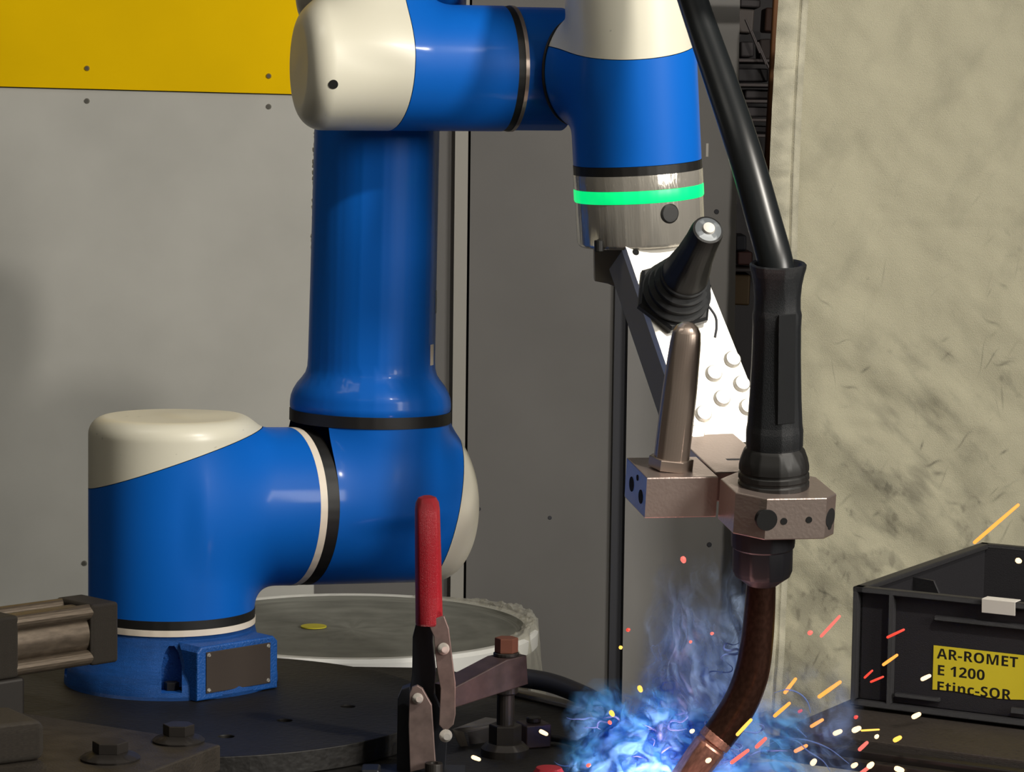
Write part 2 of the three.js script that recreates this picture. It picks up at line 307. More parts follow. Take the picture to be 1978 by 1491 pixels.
{
  // dark machine rack seen in the gap, with a brown post before it
  const z = -1.9, c0 = P(1470, 300, z), s = mpp(c0), t = thing('storage_rack', 'dark cluttered rack of parts seen through the gap beside the canvas', 'rack', V(c0.x, 0, z));
  part(t, 'back_board', rbox(170 * s, 1.9, 0.02).translate(c0.x, 1.25, z - 0.25), M.rack);
  for (const y of [118, 165, 196, 232, 262, 520]) { const p = P(1470, y, z); part(t, 'shelf', rbox(160 * s, 7 * s, 0.2).translate(p.x, p.y, z - 0.06), M.rackPart); }
  for (const x of [1400, 1500]) { const p = P(x, 300, z); part(t, 'upright', rbox(12 * s, 1.9, 0.03).translate(p.x, 1.25, z + 0.05), M.rack); }
  const boxes = [[1440, 40, 34, 46, '#57504d'], [1496, 38, 34, 46, '#6b5148'], [1480, 95, 22, 40, '#5d5352'], [1444, 95, 26, 30, '#3b3638'], [1455, 145, 60, 26, '#2c292c'], [1470, 182, 60, 18, '#3d383a'], [1462, 216, 66, 20, '#454043'], [1470, 250, 56, 14, '#332f33'], [1440, 500, 30, 26, '#4a2f2c'], [1432, 470, 22, 30, '#22222a'], [1420, 560, 60, 60, '#55432a'], [1450, 6, 40, 16, '#3f3a3c']];
  for (const [x, y, w, h, c] of boxes) { const p = P(x, y, z + 0.02); part(t, 'bin', rbox(w * s, h * s, 0.1, 0.004).rotateZ(rr(-0.05, 0.05)).translate(p.x, p.y, p.z - 0.06), std(c, 0.6, 0.2)); }
  for (let i = 0; i < 3; i++) { const p = P(1452 + i * 12, 70 + (i % 3) * 22, z + 0.06); part(t, 'rod', rod(p.clone().add(V(-0.012, 0.03, 0)), p.clone().add(V(0.015, -0.03, 0)), 2.2 * s, 10), M.rackPart); }
  const a = P(1494, 190, -1.35), b = P(1470, 640, -1.35), k = mpp(a);
  const w = thing('wooden_post', 'brown wooden post leaning behind the canvas edge', 'post', V(b.x, 0, -1.35));
  const top = a.clone().addScaledVector(a.clone().sub(b), 1.2), bot = a.clone().lerp(b, a.y / (a.y - b.y));
  part(w, 'beam', along(rbox(22 * k, top.distanceTo(bot), 26 * k, 0.003).translate(0, top.distanceTo(bot) / 2, 0), bot, top), M.wood);
}

// canvas curtain
{
  const z0 = -0.95, N = 150, K = 220;
  const crease = [];
  for (let i = 0; i < 26; i++) crease.push([rr(0, 0.5), rr(0, 1.05), rr(-0.9, 0.35), rr(0.05, 0.22), rr(0.003, 0.007), rr(0.5, 1)]);
  const hgt = (u, v) => {   // u metres right of the edge, v metres below the frame's top
    let h = 0.020 * fbm(u * 3 + 4, v * 2.2, 0.5, 3) + 0.008 * fbm(u * 8, v * 9 - (u * 5), 3.1, 3) + 0.0016 * fbm(u * 26, v * 30, 7, 3);
    for (const [cx, cy, a, l, w, s] of crease) { const dx = u - cx, dy = v - cy, t = dx * Math.cos(a) - dy * Math.sin(a), q = dx * Math.sin(a) + dy * Math.cos(a); if (Math.abs(t) < l) h += s * 0.0007 * (1 - (t / l) ** 2) * (Math.exp(-((q / w) ** 2)) - 0.8 * Math.exp(-(((q - 1.7 * w) / w) ** 2))); }
    // folds pulled from the hem, running down to the right
    h += 0.0046 * Math.sin((v - u * 0.75) * 34 + 5 * fbm(u * 5, v * 5, 2, 3)) * smooth(0.35, 0.6, v) * smooth(0.55, 0.1, u);
    return h;
  };
  const edgeX = (v) => -0.016 * v - 0.004 * Math.sin(v * 6);
  const top = P(1507, -30, z0), s0 = mpp(top), W = 0.62, H = 1.35;
  const build = (u0, u1, nu, lift) => {
    const pos = [], uv = [], idx = [];
    for (let j = 0; j <= K; j++) for (let i = 0; i <= nu; i++) { const u = u0 + (u1 - u0) * i / nu, v = H * j / K; pos.push(top.x + u + edgeX(v), top.y - v, z0 + hgt(u, v) + lift(u, v)); uv.push(u / 0.62, 1 - v / 1.35); }
    for (let j = 0; j < K; j++) for (let i = 0; i < nu; i++) { const a = j * (nu + 1) + i; idx.push(a, a + nu + 1, a + 1, a + 1, a + nu + 1, a + nu + 2); }
    const g = new THREE.BufferGeometry(); g.setAttribute('position', new THREE.Float32BufferAttribute(pos, 3)); g.setAttribute('uv', new THREE.Float32BufferAttribute(uv, 2)); g.setIndex(idx); g.computeVertexNormals(); return g;
  };
  const scratches = []; for (let i = 0; i < 190; i++) { const y = rr(0.2, 0.95); scratches.push([rr(0.12, 0.98), y, rr(-0.7, 0.5) + (rnd() < 0.25 ? 1.3 : 0), rr(0.004, 0.03), rr(0.0006, 0.0024), rr(0.05, 0.30) * smooth(0.1, 0.55, y)]); }
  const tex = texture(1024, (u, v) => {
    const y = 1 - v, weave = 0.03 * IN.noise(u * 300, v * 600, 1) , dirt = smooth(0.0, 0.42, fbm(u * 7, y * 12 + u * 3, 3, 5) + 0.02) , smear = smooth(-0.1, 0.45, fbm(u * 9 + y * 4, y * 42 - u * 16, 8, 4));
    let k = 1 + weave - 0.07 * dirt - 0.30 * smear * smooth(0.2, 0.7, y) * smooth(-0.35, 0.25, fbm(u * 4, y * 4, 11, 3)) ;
    const soilAndFalloff = fbm(u * 9 + y * 5, y * 24 - u * 9, 14, 5), fine = fbm(u * 45, y * 60, 6, 3), thr = 0.42 - 0.62 * smooth(0.25, 0.85, y);  // soil patches, denser lower down to paint in the light falloff too
    k -= 0.10 * smooth(thr, thr + 0.20, soilAndFalloff) + 0.12 * smooth(0.05, 0.3, fine) * smooth(thr - 0.1, thr + 0.2, soilAndFalloff);
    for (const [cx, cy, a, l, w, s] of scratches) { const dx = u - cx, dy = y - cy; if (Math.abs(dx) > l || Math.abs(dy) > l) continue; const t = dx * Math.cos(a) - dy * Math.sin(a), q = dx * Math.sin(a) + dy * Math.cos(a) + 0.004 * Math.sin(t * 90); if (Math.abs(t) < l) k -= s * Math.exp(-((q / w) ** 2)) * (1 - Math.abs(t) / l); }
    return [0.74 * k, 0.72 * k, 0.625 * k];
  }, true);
  tex.wrapS = tex.wrapT = THREE.ClampToEdgeWrapping;
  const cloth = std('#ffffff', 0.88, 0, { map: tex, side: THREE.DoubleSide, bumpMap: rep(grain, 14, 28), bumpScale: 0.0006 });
  const hemM = std('#cfcab4', 0.88, 0, { side: THREE.DoubleSide, map: rep(blotch, 2, 5), bumpMap: rep(grain, 14, 28), bumpScale: 0.0006 });
  const t = thing('canvas_curtain', 'stained beige canvas curtain hanging behind the black crate', 'curtain', V(top.x + 0.3, top.y - H, z0));
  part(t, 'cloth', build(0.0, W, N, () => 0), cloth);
  const hw = 56 * s0;
  part(t, 'hem', build(-0.002, hw, 22, (u, v) => 0.007 + 0.0035 * Math.sin(clamp((u + 0.002) / hw) * Math.PI) + 0.0016 * fbm(u * 30, v * 16, 4, 3) - 0.0055 * Math.max(0, Math.cos(v * 42 + Math.sin(v * 9))) ** 40 * smooth(hw * 0.72, hw * 0.6, u) - 0.006 * Math.exp(-(((u - hw * 0.70) / 0.0018) ** 2))), hemM, 'folded hem band along the curtain edge');
  const rodA = V(top.x - 0.05, top.y + 0.02, z0), rodB = V(top.x + W + 0.05, top.y + 0.02, z0);
  part(t, 'curtain_rod', rod(rodA, rodB, 0.012), M.rackPart);
}

// ================================================================ drum with lid
{
  const yL = 0.835, c = PY(680, 1207, yL), s = mpp(c), r = 360 * s, up = V(0, 1, 0), b = V(c.x, 0, c.z);
  const t = thing('steel_drum', 'round steel drum with grey lid and bright lip behind the robot base', 'drum', b);
  part(t, 'drum_body', lathe([[0, 0], [r * 0.95, 0], [r * 0.95, yL * 0.32], [r * 0.97, yL * 0.335], [r * 0.95, yL * 0.35], [r * 0.95, yL * 0.66], [r * 0.97, yL * 0.675], [r * 0.95, yL * 0.69], [r * 0.95, yL - 0.03]], b, b.clone().add(up), 96), M.sheet);
  part(t, 'lid', lathe([[0, yL - 0.006], [r * 0.88, yL - 0.006], [r * 0.905, yL - 0.004], [r * 0.93, yL]], b, b.clone().add(up), 96), M.drumTop, 'grey drum lid');
  part(t, 'lip', lathe([[r * 0.93, yL - 0.0005], [r * 0.955, yL + 0.002], [r * 0.985, yL + 0.001], [r, yL - 0.004], [r, yL - 0.022], [r * 0.985, yL - 0.027], [r * 0.95, yL - 0.028]], b, b.clone().add(up), 128), M.drumLip, 'bright steel lip');
  const k = PY(606, 1209, yL - 0.004);
  part(t, 'sticker', new THREE.CylinderGeometry(25 * s, 25 * s, 0.0015, 40).translate(k.x, yL - 0.0045, k.z), M.sticker, 'round yellow sticker');
  // crumpled clear film hanging over the rim on the right and at the back
  const pos = [], idx = [], n = 240, m = 14;
  for (let i = 0; i <= n; i++) for (let j = 0; j <= m; j++) {
    const a = -1.25 + 1.75 * i / n, q = j / m, w = smooth(-1.25, -0.5, a) * smooth(0.5, 0.25, a), wob = fbm(a * 5, q * 2.5, 3, 3), R = r * (0.92 + 0.085 * q + 0.035 * w * q) + 0.014 * wob * w;
    pos.push(c.x + Math.cos(a) * R, yL + 0.003 + w * (0.006 * Math.sin(q * 3.0) + 0.018 * Math.max(0, fbm(a * 9, q * 4, 7, 4))) - Math.max(0, q - 0.6) * (0.03 + 0.26 * w * smooth(-0.9, -0.1, a)), c.z + Math.sin(a) * R);
  }
  for (let i = 0; i < n; i++) for (let j = 0; j < m; j++) { const a = i * (m + 1) + j; idx.push(a, a + m + 1, a + 1, a + 1, a + m + 1, a + m + 2); }
  const g = new THREE.BufferGeometry(); g.setAttribute('position', new THREE.Float32BufferAttribute(pos, 3)); g.setIndex(idx); g.computeVertexNormals();
  const f = solo('plastic_film', g, M.film, 'crumpled clear plastic film draped over the drum rim', 'film');
}

// ================================================================ tables
const YT = 0.875, YP = 0.900;
{
  const pts = [V(-0.9, 0, 0.95), V(-0.9, 0, -0.2), V(PY(860, 1312, YT).x, 0, -0.2), PY(1001, 1345, YT), PY(1140, 1378, YT), PY(1160, 1491, YT), V(0.06, 0, 0.95)];
  const shp = (k = 0) => pts.map((p) => [p.x, p.z + k]);
  const t = thing('welding_table', 'dark steel welding table carrying the robot and the clamps', 'table', V(-0.35, 0, 0.3));
  const topG = extr(pts.map((p) => [p.x, -p.z]), 0.03, 0.0015).rotateX(-Math.PI / 2).translate(0, YT - 0.03, 0);
  part(t, 'tabletop', topG, M.table);
  for (const [x, z] of [[-0.8, 0.85], [-0.8, -0.1], [0.0, 0.85], [-0.2, -0.1]]) part(t, 'leg', rbox(0.07, YT - 0.03, 0.07, 0.004).translate(x, (YT - 0.03) / 2, z), M.blackSteel);
  // bright rolled edge strip on the right rear side
  const a = PY(985, 1340, YT), b = PY(1142, 1378, YT), L = a.distanceTo(b);
  const u = b.clone().sub(a).normalize(), w = V(-u.z, 0, u.x);
  part(t, 'edge_strip', rbox(L, 0.006, 0.018, 0.002).applyMatrix4(frame(a.clone().lerp(b, 0.5).add(V(0, 0.004, 0)), u, V(0, 1, 0), w)), M.sheet, 'pale steel edge strip');
  for (const [x, y] of [[703, 1416]]) { const p = PY(x, y, YT); part(t, 'bolt_hole', new THREE.CylinderGeometry(0.008, 0.008, 0.002, 24).translate(p.x, YT + 0.0002, p.z), M.hole); }
}
{
  const c = PY(372, 1356, YP), s = mpp(c), r = 474 * s;
  const holes = [[672, 1364], [550, 1391], [437, 1422], [280, 1422]].map(([x, y]) => { const p = PY(x, y, YP); return [p.x - c.x, -(p.z - c.z), 0.0085]; });
  const poly = []; for (let i = 0; i < 96; i++) poly.push([Math.cos(i / 96 * Math.PI * 2) * r, Math.sin(i / 96 * Math.PI * 2) * r]);
  solo('base_plate', extr(poly, 0.024, 0.001, holes).rotateX(-Math.PI / 2).translate(c.x, YP - 0.024, c.z), M.table, 'round dark steel plate with bolt holes under the robot base', 'plate');
}
// right table, turned, under the crate
const CY = 30 * Math.PI / 180, CU = V(Math.cos(CY), 0, Math.sin(CY)), CW = V(Math.sin(CY), 0, -Math.cos(CY));
const crate0 = PY(1641, 1362, YT + 0.004);
{
  const o = PY(1640, 1360, YT), t = thing('side_table', 'dark brown steel side table under the black crate', 'table', V(o.x + 0.3, 0, o.z + 0.1));
  const at = (u, w) => o.clone().addScaledVector(CU, u).addScaledVector(CW, w);
  const F0 = frame(o.clone().setY(0), CU, V(0, 1, 0), CW.clone().negate());
  const L = 0.85, w0 = -0.17, w1 = 0.46;  // surface from w0 (front) to w1 (back)
  part(t, 'tabletop', rbox(L, 0.03, w1 - w0, 0.003).translate(L / 2 - 0.012, YT - 0.015, -(w0 + w1) / 2).applyMatrix4(F0), M.tableRight);
  part(t, 'rail', rbox(L, 0.012, 0.018, 0.002).translate(L / 2 - 0.012, YT - 0.012, -w0 + 0.018).applyMatrix4(F0), M.blackSteel);
  part(t, 'rail', rbox(L, 0.012, 0.012, 0.002).translate(L / 2 - 0.012, YT - 0.018, -w0 + 0.045).applyMatrix4(F0), M.blackSteel);
  part(t, 'front_shelf', rbox(L - 0.05, 0.02, 0.20, 0.003).translate(L / 2 + 0.01, YT - 0.045, -w0 + 0.14).applyMatrix4(F0), M.tableRight);
  for (const [u, w] of [[0.05, 0.4], [0.75, 0.4], [0.05, -0.3], [0.75, -0.3]]) part(t, 'leg', rbox(0.06, YT - 0.05, 0.06, 0.004).translate(u, (YT - 0.05) / 2, -w).applyMatrix4(F0), M.blackSteel);
}

// ================================================================ crate
{
  const o = crate0, s = mpp(o), Hc = 0.141, Wc = 0.30, Dc = 0.42, th = 0.004;
  const F0 = frame(o, CU, V(0, 1, 0), CW.clone().negate());   // local x right along the front, y up, z towards the camera; front face at z = 0, box behind (z < 0)
  const put = (g) => g.applyMatrix4(F0);
  const t = thing('plastic_crate', 'black plastic storage crate with a yellow label on its front', 'crate', o.clone().addScaledVector(CU, Wc / 2).addScaledVector(CW, Dc / 2));
  part(t, 'floor_panel', put(rbox(Wc - 0.01, th, Dc - 0.01, 0.001).translate(Wc / 2, 0.006, -Dc / 2)), M.crate);
  part(t, 'front_wall', put(rbox(Wc - 0.012, Hc - 0.006, th, 0.001).translate(Wc / 2, Hc / 2, -0.012)), M.crate);
  part(t, 'back_wall', put(rbox(Wc - 0.012, Hc - 0.006, th, 0.001).translate(Wc / 2, Hc / 2, -Dc + 0.012)), M.crate);
  for (const x of [0.008, Wc - 0.008]) part(t, 'side_wall', put(rbox(th, Hc - 0.006, Dc - 0.02, 0.001).translate(x, Hc / 2, -Dc / 2)), M.crate);
  // rolled rim
  part(t, 'rim', put(MG([rbox(Wc, 0.007, 0.014, 0.002).translate(Wc / 2, Hc - 0.0035, -0.007), rbox(Wc, 0.007, 0.014, 0.002).translate(Wc / 2, Hc - 0.0035, -Dc + 0.007), rbox(0.014, 0.007, Dc, 0.002).translate(0.007, Hc - 0.0035, -Dc / 2), rbox(0.014, 0.007, Dc, 0.002).translate(Wc - 0.007, Hc - 0.0035, -Dc / 2)])), M.crate);
  part(t, 'bottom_ledge', put(MG([rbox(Wc, 0.008, 0.012, 0.002).translate(Wc / 2, 0.004, -0.006), rbox(0.012, 0.008, Dc, 0.002).translate(0.006, 0.004, -Dc / 2)])), M.crate);
  for (const x of [0.0035, 0.048, Wc - 0.048, Wc - 0.0035]) part(t, 'rib', put(rbox(0.006, Hc - 0.01, 0.012, 0.0015).translate(x, Hc / 2, -0.006)), M.crate);
  part(t, 'grip_ledge', put(rbox(0.16, 0.006, 0.008, 0.002).translate(0.18, Hc - 0.028, -0.007)), M.crate);
  part(t, 'grip_ledge', put(rbox(0.055, 0.005, 0.008, 0.002).translate(0.082, 0.018, -0.006)), M.crate);
  part(t, 'latch', put(rbox(0.016, 0.007, 0.006, 0.001).translate(0.205, 0.017, -0.004)), M.crate);
  // corner gusset inside, seen over the front rim
  part(t, 'gusset', put(extr([[0, 0], [0.062, 0], [0.062, 0.075], [0.034, 0.118], [0, 0.118]], 0.003, 0.0005).rotateY(-0.35).translate(0.010, Hc - 0.128, -0.165)), M.crate);
  // label: cut off along its lower edge
  const cv = document.createElement('canvas'); cv.width = 1024; cv.height = 512; const g = cv.getContext('2d');
  g.fillStyle = '#e3cf2e'; g.fillRect(0, 0, 1024, 512);
  g.fillStyle = '#17130d'; g.font = 'bold 142px sans-serif'; g.fillText('AR-ROMET', 30, 128); g.fillText('E 1200', 30, 292); g.fillText('Etinc-SOR', 30, 456);
  const lt = new THREE.CanvasTexture(cv); lt.colorSpace = THREE.SRGBColorSpace;
  const lm = std('#ffffff', 0.62, 0, { map: lt });
  const lw = 0.142, lh = 0.060, N = 40, pos = [], uv = [], idx = [];
  for (let i = 0; i <= N; i++) for (const j of [0, 1]) { const u = i / N, low = 0.13 + 0.02 * Math.sin(u * 9) + 0.012 * IN.noise(u * 14, 2, 1); const v = j ? 1 : low; pos.push(u * lw, v * lh, 0); uv.push(u, v); }
  for (let i = 0; i < N; i++) { const a = i * 2; idx.push(a, a + 2, a + 1, a + 1, a + 2, a + 3); }
  const lg = new THREE.BufferGeometry(); lg.setAttribute('position', new THREE.Float32BufferAttribute(pos, 3)); lg.setAttribute('uv', new THREE.Float32BufferAttribute(uv, 2)); lg.setIndex(idx); lg.computeVertexNormals();
  part(t, 'paper_label', put(lg.translate(0.099, 0.0205, -0.0092)), lm, 'yellow paper label printed AR-ROMET E 1200');
  // white tag clipped over the rim
  const tg = thing('paper_tag', 'small blank white tag folded over the front rim of the crate', 'tag', o.clone().addScaledVector(CU, 0.19).setY(o.y + Hc));
  const tx = 0.160, tw = 0.04;
  part(tg, 'top_flap', put(rbox(tw, 0.0012, 0.017, 0.0004).translate(tx + tw / 2, Hc + 0.0012, -0.0075)), M.tag);
  part(tg, 'front_flap', put(rbox(tw, 0.016, 0.0012, 0.0004).rotateX(0.06).translate(tx + tw / 2, Hc - 0.0066, 0.0014)), M.tag);
  // long dark parts lying in the crate
  const names = ['dark steel bar lying in the crate nearest its front rim', 'dark steel bar lying in the crate behind the first bar', 'dark steel bar lying askew at the back of the crate'];
  [[0.13, -0.07, 0.2, 0.02], [0.15, -0.10, 0.2, -0.05], [0.19, -0.15, 0.16, 0.10]].forEach(([x, z, l, a], i) => {
    solo('steel_bar', put(rbox(l, 0.012, 0.018, 0.002).rotateY(a).translate(x + 0.05, Hc - 0.032 + i * 0.004, z)), M.blackSteel, names[i], 'bar', 'steel bars in the crate');
    solo('steel_bar', put(rbox(l, Hc - 0.05, 0.03, 0.002).rotateY(a).translate(x + 0.05, (Hc - 0.05) / 2 + 0.008, z)), M.blackSteel, ['dark steel block standing under the front bar in the crate', 'dark steel block standing under the second bar in the crate', 'dark steel block standing under the askew bar in the crate'][i], 'bar', 'steel blocks in the crate');
  });
}

// ================================================================ robot arm
{
  const ZE = -0.107;                              // plane of elbow and upper arm
  const base = PY(331, 1312, YP), up = V(0, 1, 0), A = (h) => V(base.x, YP + h, base.z), s0 = mpp(base);
  const t = thing('robot_arm', 'blue jointed robot arm with cream caps holding the welding torch', 'robot arm', base.clone().setY(YP));
  const yOf = (py) => P(331, py, base.z).y - YP;   // height on the base axis of a row of the photo
  const R1 = 159 * s0;
  // --- cast base
  const hT = yOf(1201);
  const castG = lathe([[0, 0], [205 * s0, 0], [205 * s0, 0.004], [203 * s0, 0.018], [198 * s0, 0.0245], [186 * s0, 0.031], [172 * s0, hT * 0.62], [164 * s0, hT * 0.8], [160 * s0, hT - 0.004], [158 * s0, hT], [0, hT]], A(0), A(1), 96);
  {
    const ev = new Evaluator(); ev.attributes = ['position', 'normal', 'uv']; ev.useGroups = false;
    let cur = new Brush(castG); cur.updateMatrixWorld();
    for (const [deg, hgt, dep] of [[7, 0.060, 0.090], [-75, 0.05, 0.098], [95, 0.05, 0.098], [-165, 0.05, 0.098]]) {
      const a2 = deg * Math.PI / 180, n2 = V(Math.sin(a2), 0, Math.cos(a2)), x2 = V(Math.cos(a2), 0, -Math.sin(a2)), arch = [[-0.0115, 0.009], [0.0115, 0.009], [0.0115, hgt * 0.6], [0.008, hgt * 0.84], [0.003, hgt * 0.97], [-0.003, hgt * 0.97], [-0.008, hgt * 0.84], [-0.0115, hgt * 0.6]];
      const b = new Brush(extr(arch, 0.06, 0).applyMatrix4(frame(A(0).addScaledVector(n2, dep), x2, up, n2))); b.updateMatrixWorld();
      cur = ev.evaluate(cur, b, SUBTRACTION); cur.updateMatrixWorld();
      const c = A(0.009).addScaledVector(n2, dep + 0.014); if (deg === 7) part(t, 'base_bolt', hexHead(c, c.clone().add(V(0, 0.009, 0)), 0.008), M.rubber, 'black bolt in the base pocket');
    }
    part(t, 'base_casting', cur.geometry, M.blueCast);
  }
  {
    // name plate box on the right front, and bolt pocket beside it
    const az = 45 * Math.PI / 180, n = V(Math.sin(az), 0, Math.cos(az)), x = V(Math.cos(az), 0, -Math.sin(az)), hb = 0.062;
    const F1 = (o) => frame(o, x, up, n);
    const shp = extr([[-0.059, 0.001], [0.059, 0.001], [0.059, hb - 0.006], [0.053, hb], [-0.053, hb], [-0.059, hb - 0.006]], 0.10, 0.002).translate(0, 0, -0.10).applyMatrix4(F1(A(0).addScaledVector(n, 0.122)));
    {
      const ev = new Evaluator(); ev.attributes = ['position', 'normal', 'uv']; ev.useGroups = false;
      const bb = new Brush(shp), a2 = 8 * Math.PI / 180, n2 = V(Math.sin(a2), 0, Math.cos(a2)), x2 = V(Math.cos(a2), 0, -Math.sin(a2)); bb.updateMatrixWorld();
      const c2 = new Brush(extr([[-0.03, 0.009], [0.0125, 0.009], [0.0125, 0.04], [0.009, 0.055], [0, 0.08], [-0.03, 0.08]], 0.08, 0).applyMatrix4(frame(A(0).addScaledVector(n2, 0.05), x2, up, n2))); c2.updateMatrixWorld();
      part(t, 'terminal_box', ev.evaluate(bb, c2, SUBTRACTION).geometry, M.blueCast);
    }
    const o = A(0).addScaledVector(n, 0.1225);
    const np = part(t, 'name_plate', rbox(0.094, 0.047, 0.002, 0.001).translate(0, 0.032, 0).applyMatrix4(F1(o)), std('#4d443e', 0.5, 0.5), 'dark grey plate');
    for (const a of [-1, 1]) for (const b of [-1, 1]) part(np, 'screw', lathe([[0, 0.0016], [0.0018, 0.0012], [0.0024, 0]], o.clone().addScaledVector(x, a * 0.0435).add(V(0, 0.032 + b * 0.020, 0)).addScaledVector(n, 0.001), o.clone().addScaledVector(x, a * 0.0435).add(V(0, 0.032 + b * 0.020, 0)).addScaledVector(n, 1), 12), M.alu);
  }
  // seal rings on the base
  part(t, 'trim_ring', lathe([[156 * s0, hT], [161 * s0, hT], [161.5 * s0, hT + 12 * s0], [156 * s0, hT + 12 * s0]], A(0), A(1), 96), M.white, 'white ring');
  part(t, 'seal_ring', lathe([[155 * s0, hT + 12 * s0], [160.5 * s0, hT + 12 * s0], [160.5 * s0, hT + 29 * s0], [155 * s0, hT + 29 * s0]], A(0), A(1), 96), M.rubber, 'black rubber ring');

  // --- shoulder: upright body with a stub to the right
  const h0 = hT + 29 * s0, hTop = yOf(803), C1 = P(331, 980, base.z);
  const E = P(715, 976, ZE), ax = E.clone().sub(C1).normalize(), Rb = 156 * mpp(C1);
  {
    const f1 = sCyl(A(h0 - 0.03), A(hTop), R1, 0.021), f2 = sCyl(C1, C1.clone().addScaledVector(ax, 0.30), Rb, 0.004);
    const g = sdfGeo((x, y, z) => smin(f1(x, y, z), f2(x, y, z), 0.03), C1.clone().add(V(0.03, 0, -0.02)), V(0.17, 0.15, 0.15), 110);
    const c0 = A(h0), seam = P(562, 980, C1.z + (ZE - C1.z) * 0.6);
    const dSeam = seam.clone().sub(C1).dot(ax) * 1.0, sO = C1.clone().addScaledVector(ax, dSeam - 0.006);
    const capP = { o: P(331, 887, base.z), n: V(0.36, 1, 0.05).normalize() };
    capP.n = V(-0.345, 1, 0.0).normalize();
    const lim = [{ o: c0, n: up }, { o: sO, n: ax.clone().negate() }];
    part(t, 'shoulder_housing', cut(g, [...lim, flip(capP, -0.0008)]), M.blue);
    part(t, 'cap', cut(g, [lim[1], capP]), M.cream, 'cream cap on top of the shoulder');
    // rings of the shoulder joint
    const ring = (a, b, r, m, nm, lb) => part(t, nm, lathe([[r * 0.9, 0], [r, 0], [r, b - a], [r * 0.9, b - a]], C1.clone().addScaledVector(ax, a), C1.clone().addScaledVector(ax, a + 1), 96), m, lb);
    ring(dSeam - 0.006, dSeam + 0.003, Rb * 1.003, M.white, 'trim_ring', 'white ring');
    ring(dSeam + 0.003, dSeam + 0.0185, Rb * 0.998, M.rubber, 'seal_ring', 'black rubber ring');
    // elbow housing of the upper arm
    const sE = mpp(E), endB = P(862, 975, ZE - 0.055), dEnd = endB.clone().sub(C1).dot(ax);
    const sA = dSeam + 0.0185, topE = P(715, 812, ZE), b1 = C1.clone().addScaledVector(ax, sA - 0.03), b2 = C1.clone().addScaledVector(ax, dEnd + 0.004);
    const q1 = sCyl(b1, b2, Rb, 0.028), q2 = sCyl(E, topE.clone().add(V(0, 0.05, 0)), 153 * sE, 0.003);
    const g2 = sdfGeo((x, y, z) => smin(q1(x, y, z), q2(x, y, z), 0.03), E.clone().add(V(0.01, 0.01, 0)), V(0.17, 0.16, 0.16), 110);
    const cp = { o: P(870, 900, ZE - 0.03), n: V(1, -0.22, -0.30).normalize() };
    const lim2 = [{ o: C1.clone().addScaledVector(ax, sA), n: ax }, { o: topE, n: up.clone().negate() }];
    part(t, 'elbow_housing', cut(g2, [...lim2, flip(cp, -0.0008)]), M.blue);
    part(t, 'cap', cut(g2, [cp, lim2[1]]), M.cream, 'cream end cap beside the red clamp handle');
    // black seal and the tall upper arm
    const U0 = P(715, 812, ZE), U1 = P(728, 262, ZE), s1 = mpp(U0);
    part(t, 'seal_ring', lathe([[140 * s1, 0], [156 * s1, 0], [156 * s1, 22 * s1], [140 * s1, 22 * s1]], U0, U1, 96), M.rubber, 'black rubber ring');
    const prof = [[0, 22], [154, 22], [155.5, 26], [155.5, 36], [154, 47], [150, 58], [143, 70], [134, 81], [127, 91], [123.5, 103], [122.5, 120], [121.5, 250], [120, 480], [118.5, 800]];
    part(t, 'upper_arm', lathe(prof.map(([r, h]) => [r * s1, h * s1]), U0, U1, 96), M.blue);
    // hose wrap along its left rear and a white sticker on the right
    const wrap = []; for (let i = 0; i < 24; i++) { const h = (300 + i * 11 + rr(-3, 3)) * s1, d = U1.clone().sub(U0).normalize(), c = U0.clone().addScaledVector(d, h).add(V(-118 * s1, 0, -0.028)); wrap.push(rbox(rr(8, 13) * s1, 10 * s1, 0.03, 0.002).rotateZ(rr(-0.3, 0.3)).translate(c.x, c.y, c.z)); }
    part(t, 'spiral_wrap', MG(wrap), M.cream, 'ragged pale cable wrap on the back of the arm');
    const st = P(834, 680, ZE + 0.0), d2 = V(0.95, 0, 0.31).normalize();
    part(t, 'sticker', rbox(0.001, 40 * s1, 16 * s1, 0.0003).applyMatrix4(frame(U0.clone().addScaledVector(U1.clone().sub(U0).normalize(), 132 * s1).addScaledVector(d2, 123 * s1), d2, up, V(-d2.z, 0, d2.x))), M.white, 'small white sticker');
    part(t, 'sticker', rbox(0.001, 44 * s1, 14 * s1, 0.0003).applyMatrix4(frame(U0.clone().addScaledVector(U1.clone().sub(U0).normalize(), 232 * s1).addScaledVector(V(0.995, 0, 0.1), 122 * s1), V(0.995, 0, 0.1), up, V(-0.1, 0, 0.995))), std('#8d99a8', 0.6), 'small grey sticker');
    // upper elbow, mostly above the picture
    const e0 = P(574, -72, ZE), e1 = P(900, -72, ZE), rE = 122 * s1;
    const k1 = sCyl(e0, e1, rE, 0.024), gE = sdfGeo(k1, e0.clone().lerp(e1, 0.5), V(0.15, 0.11, 0.11), 70), cpE = { o: P(690, -72, ZE), n: V(-1, 0.12, 0.35).normalize() };
    part(t, 'elbow_cap', cut(gE, [cpE]), M.cream, 'cream cap of the upper elbow, in shade');
    part(t, 'elbow_barrel', cut(gE, [flip(cpE, -0.0008)]), M.blue);
  }
  // --- wrist one: level barrel before the upper arm, stub going up to the forearm
  const W0 = P(577, 128, 0.073), W1 = P(1082, 134, 0.073 - 0.090), wx = W1.clone().sub(W0).normalize(), sW = mpp(W0.clone().lerp(W1, 0.5)), RW = 121.5 * sW;
  const onW = (px) => { let lo = 0, hi = 1; for (let i = 0; i < 40; i++) { const m = (lo + hi) / 2, q = W0.clone().lerp(W1, m).project(camera); if ((q.x + 1) / 2 * PW < px) lo = m; else hi = m; } return W0.clone().lerp(W1, lo); };
